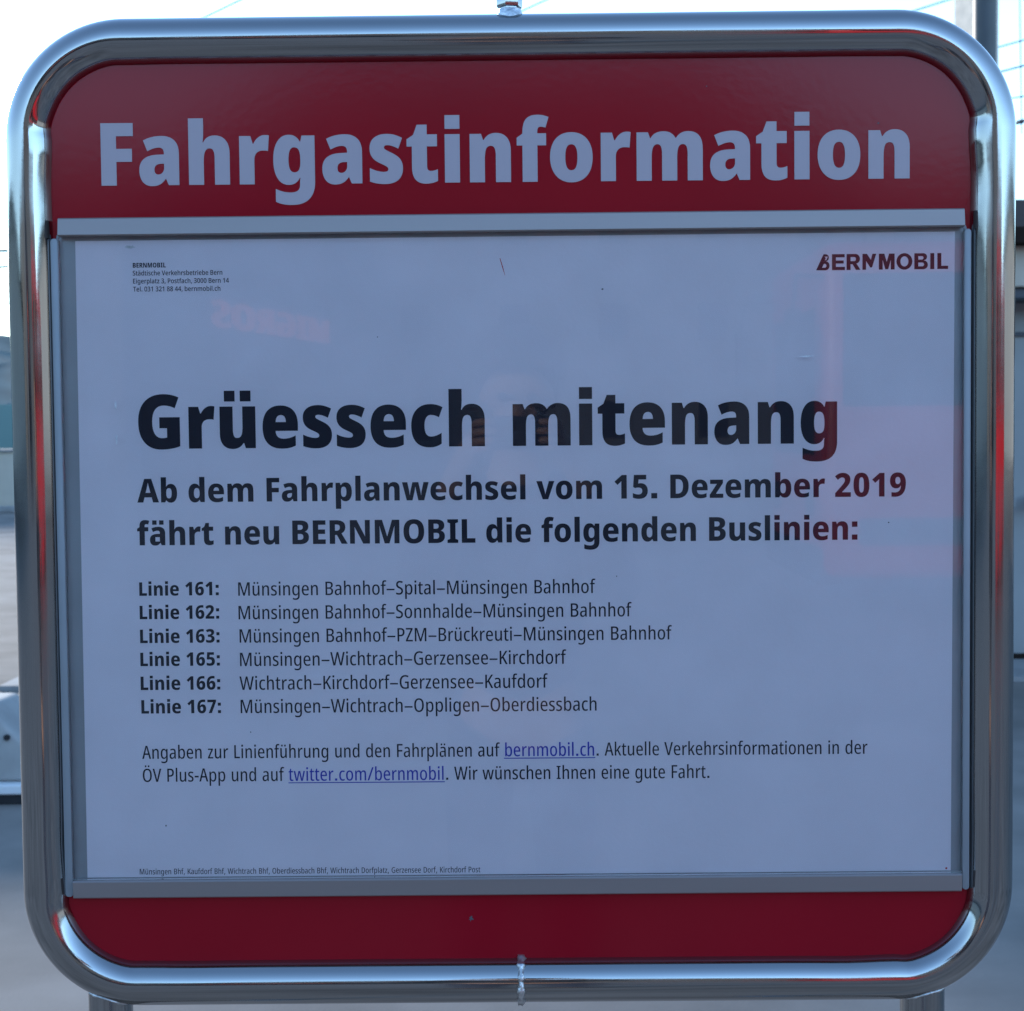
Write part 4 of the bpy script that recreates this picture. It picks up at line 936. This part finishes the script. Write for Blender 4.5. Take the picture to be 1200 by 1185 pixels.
wire('lower of two thick level cables at the left edge', (-7.122, 20, 3.901), (-7.028, 20, 3.905), (25, 3.5), 0.018)
wire('vertical hanger wire at the far right edge', (6.83, 20, 7.354), (6.861, 20, 5.749), (1.5, 0.2), 0.008)

# left: low wall with a green glass screen across the road
WO = (-15, 32, 0)
sw = thing('screen_wall', 'beige low wall topped by green glass screen across the road at left edge', 'wall', WO)
part('wall', boxbm(-40, -4.2, 32.0, 32.25, 0.0, 1.255, bevel=.01), BEIGE, sw, WO)
part('coping', boxbm(-40.05, -4.15, 31.94, 32.31, 1.257, 1.31, bevel=.01), KERB, sw, WO)
part('glass_screen', boxbm(-40, -4.2, 32.1, 32.13, 1.33, 2.28), TEAL, sw, WO)
for k in range(19):
    part('post', boxbm(-40 + 2 * k - .04, -40 + 2 * k + .04, 32.07, 32.16, 1.312, 2.30), DARKSTEEL, sw, WO)

# pale concrete foot block on a black rubber base, left edge
BO = (-2.55, 5.1, 0)
blk = thing('foot_block', 'pale sloping concrete foot block on a black base at lower left edge', 'block', BO)
bm = bmesh.new()
prof = [(-3.05, 0.09), (-3.05, 0.41), (-2.27, 0.41), (-2.14, 0.275), (-2.06, 0.22), (-2.06, 0.09)]
a = [bm.verts.new((x, 5.05, z)) for x, z in prof]
b = [bm.verts.new((x, 5.45, z)) for x, z in prof]
for k in range(len(prof)):
    bm.faces.new((a[k], a[(k + 1) % len(prof)], b[(k + 1) % len(prof)], b[k]))
bm.faces.new(a[::-1])
bm.faces.new(b)
bmesh.ops.recalc_face_normals(bm, faces=bm.faces)
bmesh.ops.bevel(bm, geom=list(bm.edges), offset=0.022, segments=3, affect='EDGES', profile=0.5)
part('block', bm, CONCRETE, blk, BO, smooth=40)
bm = bmesh.new()
lathe(bm, [(0.013, -0.012), (0.013, 0.006), (0.009, 0.008)], (-2.188, 5.05, 0.282), axis='Y', n=16)
part('bolt', bm, RUBBER, blk, BO, smooth=40)
part('flange', boxbm(-3.1, -2.03, 5.0, 5.5, 0.045, 0.0885, bevel=.008), WHITE, blk, BO)
part('rubber_base', boxbm(-3.08, -2.05, 5.02, 5.48, 0.0, 0.0445, bevel=.006), RUBBER, blk, BO)

# ------------------------------------------------------------------ what the steel and the pane mirror, behind the viewer
def city_building(label, x0, x1, y0, y1, h, m, ridge, rows_, cols):
    O = ((x0 + x1) / 2, y1, 0)
    t = thing('city_building', label, 'building', O, 'buildings mirrored in the sign')
    part('wall', boxbm(x0, x1, y0, y1, 0.0, h), m, t, O)
    bm = bmesh.new()
    e = 0.5
    zb = h + 0.02
    if ridge > 0:
        v = [bm.verts.new(p) for p in ((x0 - e, y0 - e, zb), (x1 + e, y0 - e, zb), (x1 + e, y1 + e, zb), (x0 - e, y1 + e, zb), (x0 + 6, (y0 + y1) / 2, h + ridge), (x1 - 6, (y0 + y1) / 2, h + ridge))]
        for f in ((0, 1, 5, 4), (2, 3, 4, 5), (1, 2, 5), (3, 0, 4), (3, 2, 1, 0)):
            bm.faces.new([v[i] for i in f])
        bmesh.ops.recalc_face_normals(bm, faces=bm.faces)
    else:
        box(bm, x0 - .2, x1 + .2, y0 - .2, y1 + .2, zb, h + .35)
        bmesh.ops.recalc_face_normals(bm, faces=bm.faces)
    part('roof', bm, TILES, t, O)
    for r_ in range(rows_):
        for c_ in range(cols):
            wx_ = x0 + (x1 - x0) * (c_ + .5) / cols
            wz = 1.2 + (h - 1) * r_ / rows_
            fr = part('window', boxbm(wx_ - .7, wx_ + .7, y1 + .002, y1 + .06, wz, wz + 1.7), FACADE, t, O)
            part('window_pane', boxbm(wx_ - .6, wx_ + .6, y1 + .062, y1 + .075, wz + .1, wz + 1.6), DARKGLASS, fr, (0, 0, 0))
    return t
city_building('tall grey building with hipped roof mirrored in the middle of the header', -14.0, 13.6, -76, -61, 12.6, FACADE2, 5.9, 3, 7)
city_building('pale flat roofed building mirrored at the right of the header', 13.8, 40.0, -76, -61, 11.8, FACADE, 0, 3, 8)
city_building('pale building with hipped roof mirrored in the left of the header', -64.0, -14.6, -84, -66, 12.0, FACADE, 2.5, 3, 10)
SIDE = [('long grey building beside the road, mirrored in the outer left frame tube', -36, -26, -40, 34, 4.9, FACADE3),
        ('pale long building mirrored in the outer right frame tube', 27, 37, -52, 30, 5.2, FACADE3)]
for lb, x0_, x1_, y0_, y1_, h_, m_ in SIDE:
    O_ = ((x0_ + x1_) / 2, (y0_ + y1_) / 2, 0)
    t_ = thing('city_building', lb, 'building', O_, 'buildings mirrored in the sign')
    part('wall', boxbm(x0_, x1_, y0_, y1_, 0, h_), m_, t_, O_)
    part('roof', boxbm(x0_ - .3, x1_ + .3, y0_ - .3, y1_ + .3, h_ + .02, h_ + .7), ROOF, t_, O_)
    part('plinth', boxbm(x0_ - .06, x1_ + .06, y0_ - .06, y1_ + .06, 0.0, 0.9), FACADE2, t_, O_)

# shop with red letters
MO = (-10, -52, 0)
def rot_part(o, ang):
    return o
shop = thing('shop_building', 'grey shop building carrying red letters, mirrored faintly in upper left pane', 'building', MO, 'buildings mirrored in the sign')
ang = math.atan2(-5.6, 1.55)
shop.rotation_euler = (0, 0, 0)
# facade line from S end (-10.2,-51) to M end (-8.6,-58); the wall stands just behind it
d = Vector((1.5, -6.2, 0)).normalized()
nrm = Vector((-d.y, d.x, 0))                  # towards the sign's side
if nrm.dot(Vector((10, 50, 0))) < 0:
    nrm = -nrm
A = Vector((-10.3, -50.5, 0)) - d * 6
B = A + d * 21
def prism(p, q, depth, z0, z1):
    bm = bmesh.new()
    base = [p, q, q - nrm * depth, p - nrm * depth]
    lo = [bm.verts.new((v.x, v.y, z0)) for v in base]
    hi = [bm.verts.new((v.x, v.y, z1)) for v in base]
    for k in range(4):
        bm.faces.new((lo[k], lo[(k + 1) % 4], hi[(k + 1) % 4], hi[k]))
    bm.faces.new(lo[::-1])
    bm.faces.new(hi)
    bmesh.ops.recalc_face_normals(bm, faces=bm.faces)
    return bm
part('wall', prism(A, B, 9, 0, 9.6), FACADE2, shop, MO)
part('parapet', prism(A + nrm * .1, B + nrm * .1, 9.2, 9.62, 10.0), ROOF, shop, MO)
part('shop_window', prism(A + d * 1 + nrm * .05, B - d * 1 + nrm * .05, .045, 0.3, 3.2), DARKGLASS, shop, MO)
items, a_, b_ = layout('MIGROS', 'S')
LW, LH = 11.0, 0.9
start = Vector((-10.3, -50.5, 0)) + d * 11.0 + nrm * 0.12   # the word starts at the far end
cont = []
for cs_, _, _, _ in items:
    for c in cs_:
        cont.append([((p[0] - a_) / (b_ - a_) * LW, p[1] / 714 * LH + 5.2) for p in c])
lt = letters('shop_letters', cont, 0, SIGNRED, shop, 0.12)
xdir = -d
M4 = Matrix(((xdir.x, nrm.x * -1, 0, start.x), (xdir.y, nrm.y * -1, 0, start.y), (0, 0, 1, 0), (0, 0, 0, 1)))
lt.data.transform(M4)
lt.location = -Vector(MO)

# red bus standing side on behind the viewer, its front end at the left
UO = (8.0, -12.3, 0)
bus = thing('city_bus', 'red bus with dark windows mirrored in right side of pane and tube', 'bus', UO)
bx0, bx1, by0, by1 = 2.42, 14.2, -13.6, -11.05
part('body', boxbm(bx0, bx1, by0, by1, 0.34, 3.06, bevel=.12, seg=5), BUSRED, bus, UO, smooth=50)
for yy, sg_ in ((by1, 1), (by0, -1)):
    a_, b_ = sorted((yy - sg_ * .01, yy + sg_ * .012))
    for k in range(6):
        x0 = bx0 + 0.17 + k * 1.92
        part('side_window', boxbm(x0, x0 + 1.78, a_, b_, 1.74, 2.80), DARKGLASS, bus, UO)
    part('skirt', boxbm(bx0 + .3, bx1 - .3, a_, b_, 0.62, 0.84), DARKSTEEL, bus, UO)
    for wx_ in (bx0 + 2.6, bx1 - 3.2):
        bm = bmesh.new()
        lathe(bm, [(0.44, -.14), (0.47, -.10), (0.47, .10), (0.44, .14)], (wx_, yy - sg_ * .10, 0.47), axis='Y', n=32)
        w = part('wheel', bm, RUBBER, bus, UO, smooth=40)
        bm = bmesh.new()
        lathe(bm, [(0.29, -.02), (0.29, .02), (0.12, .035)], (wx_, yy + sg_ * .045, 0.47), axis='Y', n=24)
        part('rim', bm, STEEL, w, (0, 0, 0), smooth=40)
    bm = bmesh.new()
    sweep(bm, [(bx0 + .1, yy - sg_ * .1, 2.78), (bx0 - .22, yy + sg_ * .10, 2.78), (bx0 - .26, yy + sg_ * .16, 2.5)], 0.02, n=10)
    box(bm, bx0 - .31, bx0 - .21, yy + sg_ * .16 - .11, yy + sg_ * .16 + .11, 2.0, 2.5)
    bmesh.ops.recalc_face_normals(bm, faces=bm.faces)
    part('mirror', bm, RUBBER, bus, UO)
    bm = bmesh.new()
    lathe(bm, [(0.13, -.03), (0.13, 0.02), (0.09, 0.035)], (bx0, yy - sg_ * .45, 0.95), axis='X', n=24)
    part('headlight', bm, DARKGLASS, bus, UO, smooth=40)
ws = part('windscreen', boxbm(bx0 - .012, bx0 + .05, by0 + .3, by1 - .3, 1.35, 2.55, bevel=.005), DARKGLASS, bus, UO)
part('wiper', boxbm(bx0 - .03, bx0 - .014, by0 + .5, by0 + 1.5, 1.42, 1.45), RUBBER, ws, (0, 0, 0))
part('bumper', boxbm(bx0 - .06, bx0 + .3, by0 + .05, by1 - .05, 0.30, 0.60, bevel=.05), RUBBER, bus, UO)

# the photographer, mirrored faintly in the middle of the pane, with a small camera in both hands
def skinned(name, verts, edges, radii, root, m, parent, levels=2):
    me = bpy.data.meshes.new(name)
    me.from_pydata(verts, edges, [])
    o = bpy.data.objects.new(name, me)
    COL.objects.link(o)
    sk = o.modifiers.new('skin', 'SKIN')
    sk.use_smooth_shade = True
    for i, d_ in enumerate(me.skin_vertices[0].data):
        r_ = radii[i]
        d_.radius = r_ if isinstance(r_, tuple) else (r_, r_)
        d_.use_root = i == root
    sub = o.modifiers.new('sub', 'SUBSURF')
    sub.levels = sub.render_levels = levels
    dg = bpy.context.evaluated_depsgraph_get()
    nm = bpy.data.meshes.new_from_object(o.evaluated_get(dg))
    o.modifiers.clear()
    o.data = nm
    nm.name = name
    for p in nm.polygons:
        p.use_smooth = True
    nm.materials.clear()
    nm.materials.append(m)
    bpy.data.meshes.remove(me)
    o.parent = parent
    return o

PO = (0.0, -1.95, 0.0)
who = thing('person', 'person in dark jacket holding up a small camera, mirrored in the pane', 'person', PO)
class Sk:
    def __init__(s): s.v, s.e, s.r = [], [], []
    def add(s, p, r, prev=None):
        s.v.append(p); s.r.append(r)
        if prev is not None: s.e.append((prev, len(s.v) - 1))
        return len(s.v) - 1
    def chain(s, prev, *pts):
        for p, r in pts: prev = s.add(p, r, prev)
        return prev
def shift(v): return [(x - PO[0], y - PO[1], z - PO[2]) for x, y, z in v]

S = Sk()
pel = S.add((0, -1.97, 0.95), 0.10)
chest = S.chain(pel, ((0, -1.965, 1.12), 0.09), ((0, -1.96, 1.30), 0.10), ((0, -1.955, 1.40), 0.07))
neck = S.chain(chest, ((0, -1.945, 1.47), 0.050), ((0, -1.925, 1.53), 0.052))
head = S.chain(neck, ((0, -1.90, 1.575), (0.066, 0.078)), ((0, -1.91, 1.645), (0.078, 0.090)), ((0, -1.925, 1.70), (0.062, 0.072)))
S.chain(neck + 1, ((0, -1.806, 1.600), 0.013))
for sg in (-1, 1):
    S.chain(neck + 2, ((sg * 0.082, -1.925, 1.615), 0.014))
    hip = S.chain(pel, ((sg * 0.09, -1.97, 0.88), 0.075), ((sg * 0.10, -1.96, 0.50), 0.052), ((sg * 0.105, -1.98, 0.09), 0.038), ((sg * 0.115, -1.86, 0.035), 0.032))
    wr = S.chain(chest, ((sg * 0.165, -1.955, 1.385), 0.050), ((sg * 0.215, -1.86, 1.19), 0.038), ((sg * 0.145, -1.70, 1.43), 0.026))
    palm = S.chain(wr, ((sg * 0.105, -1.632, 1.500), (0.020, 0.028)), ((sg * 0.086, -1.602, 1.528), (0.017, 0.026)))
    # four fingers round the front of the camera, each bent at two knuckles, and a thumb behind it
    fing = [(0.026, 0.0085, 0.030), (0.008, 0.0090, 0.026), (-0.010, 0.0085, 0.030), (-0.026, 0.0075, 0.040)]
    for k, (dz, fr_, tip) in enumerate(fing):
        z0 = 1.545 + dz
        S.chain(palm, ((sg * 0.083, -1.580, z0 - 0.006), fr_ * 1.1), ((sg * 0.080, -1.557, z0), fr_), ((sg * (0.060 if k else 0.066), -1.545, z0 + 0.002), fr_ * 0.95), ((sg * (tip + 0.012), -1.546, z0 + 0.001), fr_ * 0.8))
    S.chain(palm, ((sg * 0.072, -1.608, 1.540), 0.012), ((sg * 0.052, -1.606, 1.548), 0.0105), ((sg * 0.034, -1.605, 1.552), 0.009))
body_ = skinned('body', shift(S.v), S.e, S.r, pel, SKIN, who)

J = Sk()
a0 = J.add((0, -1.97, 0.92), (0.150, 0.120))
a1 = J.chain(a0, ((0, -1.965, 1.10), (0.145, 0.115)), ((0, -1.96, 1.28), (0.165, 0.120)), ((0, -1.955, 1.395), (0.105, 0.085)))
J.chain(a1, ((0, -1.945, 1.475), 0.062))
for sg in (-1, 1):
    J.chain(a1, ((sg * 0.17, -1.955, 1.385), 0.074), ((sg * 0.222, -1.865, 1.185), 0.056), ((sg * 0.160, -1.73, 1.39), 0.042), ((sg * 0.135, -1.685, 1.445), 0.036))
skinned('jacket', shift(J.v), J.e, J.r, a0, JACKET, who)
T_ = Sk()
b0 = T_.add((0, -1.97, 0.96), (0.135, 0.108))
for sg in (-1, 1):
    T_.chain(b0, ((sg * 0.092, -1.97, 0.84), 0.092), ((sg * 0.10, -1.958, 0.50), 0.066), ((sg * 0.105, -1.98, 0.07), 0.056))
skinned('trousers', shift(T_.v), T_.e, T_.r, b0, TROUSER, who)
for sg in (-1, 1):
    Q = Sk()
    c0 = Q.add((sg * 0.105, -1.995, 0.055), (0.045, 0.050))
    Q.chain(c0, ((sg * 0.110, -1.92, 0.048), (0.046, 0.044)), ((sg * 0.117, -1.82, 0.038), (0.044, 0.034)))
    skinned('shoe', shift(Q.v), Q.e, Q.r, c0, RUBBER, who)
bm = bmesh.new()
bmesh.ops.create_uvsphere(bm, u_segments=28, v_segments=18, radius=1.0)
for v in list(bm.verts):
    if v.co.z < -0.15 and v.co.y > -0.35 or v.co.z < -0.75 or (v.co.y > 0.66 and v.co.z < 0.08):
        bm.verts.remove(v)
for v in bm.verts:
    k = 1 + random.uniform(-.02, .02)
    v.co = Vector((v.co.x * 0.104 * k, -1.930 + v.co.y * 0.128 * k, 1.668 + v.co.z * 0.122 * k)) - Vector(PO)
obj('hair', bm, HAIR, who, smooth=180)
for sg in (-1, 1):
    bm = bmesh.new()
    bmesh.ops.create_uvsphere(bm, u_segments=14, v_segments=10, radius=0.011)
    bmesh.ops.translate(bm, verts=bm.verts, vec=Vector((sg * 0.031, -1.826, 1.628)) - Vector(PO))
    obj('eye', bm, INK, who, smooth=180)
bm = bmesh.new()
sweep(bm, [(-0.024, -1.834, 1.556), (-0.01, -1.826, 1.558), (0.01, -1.826, 1.558), (0.024, -1.834, 1.556)], 0.005, n=8)
bmesh.ops.translate(bm, verts=bm.verts, vec=-Vector(PO))
obj('mouth', bm, mat('lips', (0.35, 0.12, 0.10), 0.5), who, smooth=180)

CO = (0.0083, -1.575, 1.5504)
hc = thing('handheld_camera', 'small black camera held in both hands, mirrored in the pane', 'camera', CO)
part('camera_body', boxbm(CO[0] - .060, CO[0] + .060, -1.594, -1.562, 1.517, 1.584, bevel=.006, seg=3), CAMBLACK, hc, CO, smooth=50)
bm = bmesh.new()
lathe(bm, [(0.029, -1.5615), (0.029, -1.556), (0.026, -1.555), (0.026, -1.540), (0.024, -1.538), (0.020, -1.5385), (0.018, -1.544)], (CO[0], 0, CO[2]), axis='Y', n=32)
part('lens', bm, CAMBLACK, hc, CO, smooth=40)
bm = bmesh.new()
lathe(bm, [(0.008, 0.0), (0.008, 0.004), (0.007, 0.005)], (CO[0] + .038, -1.578, 1.5845), axis='Z', n=20)
part('shutter_button', bm, STEEL, hc, CO, smooth=40)
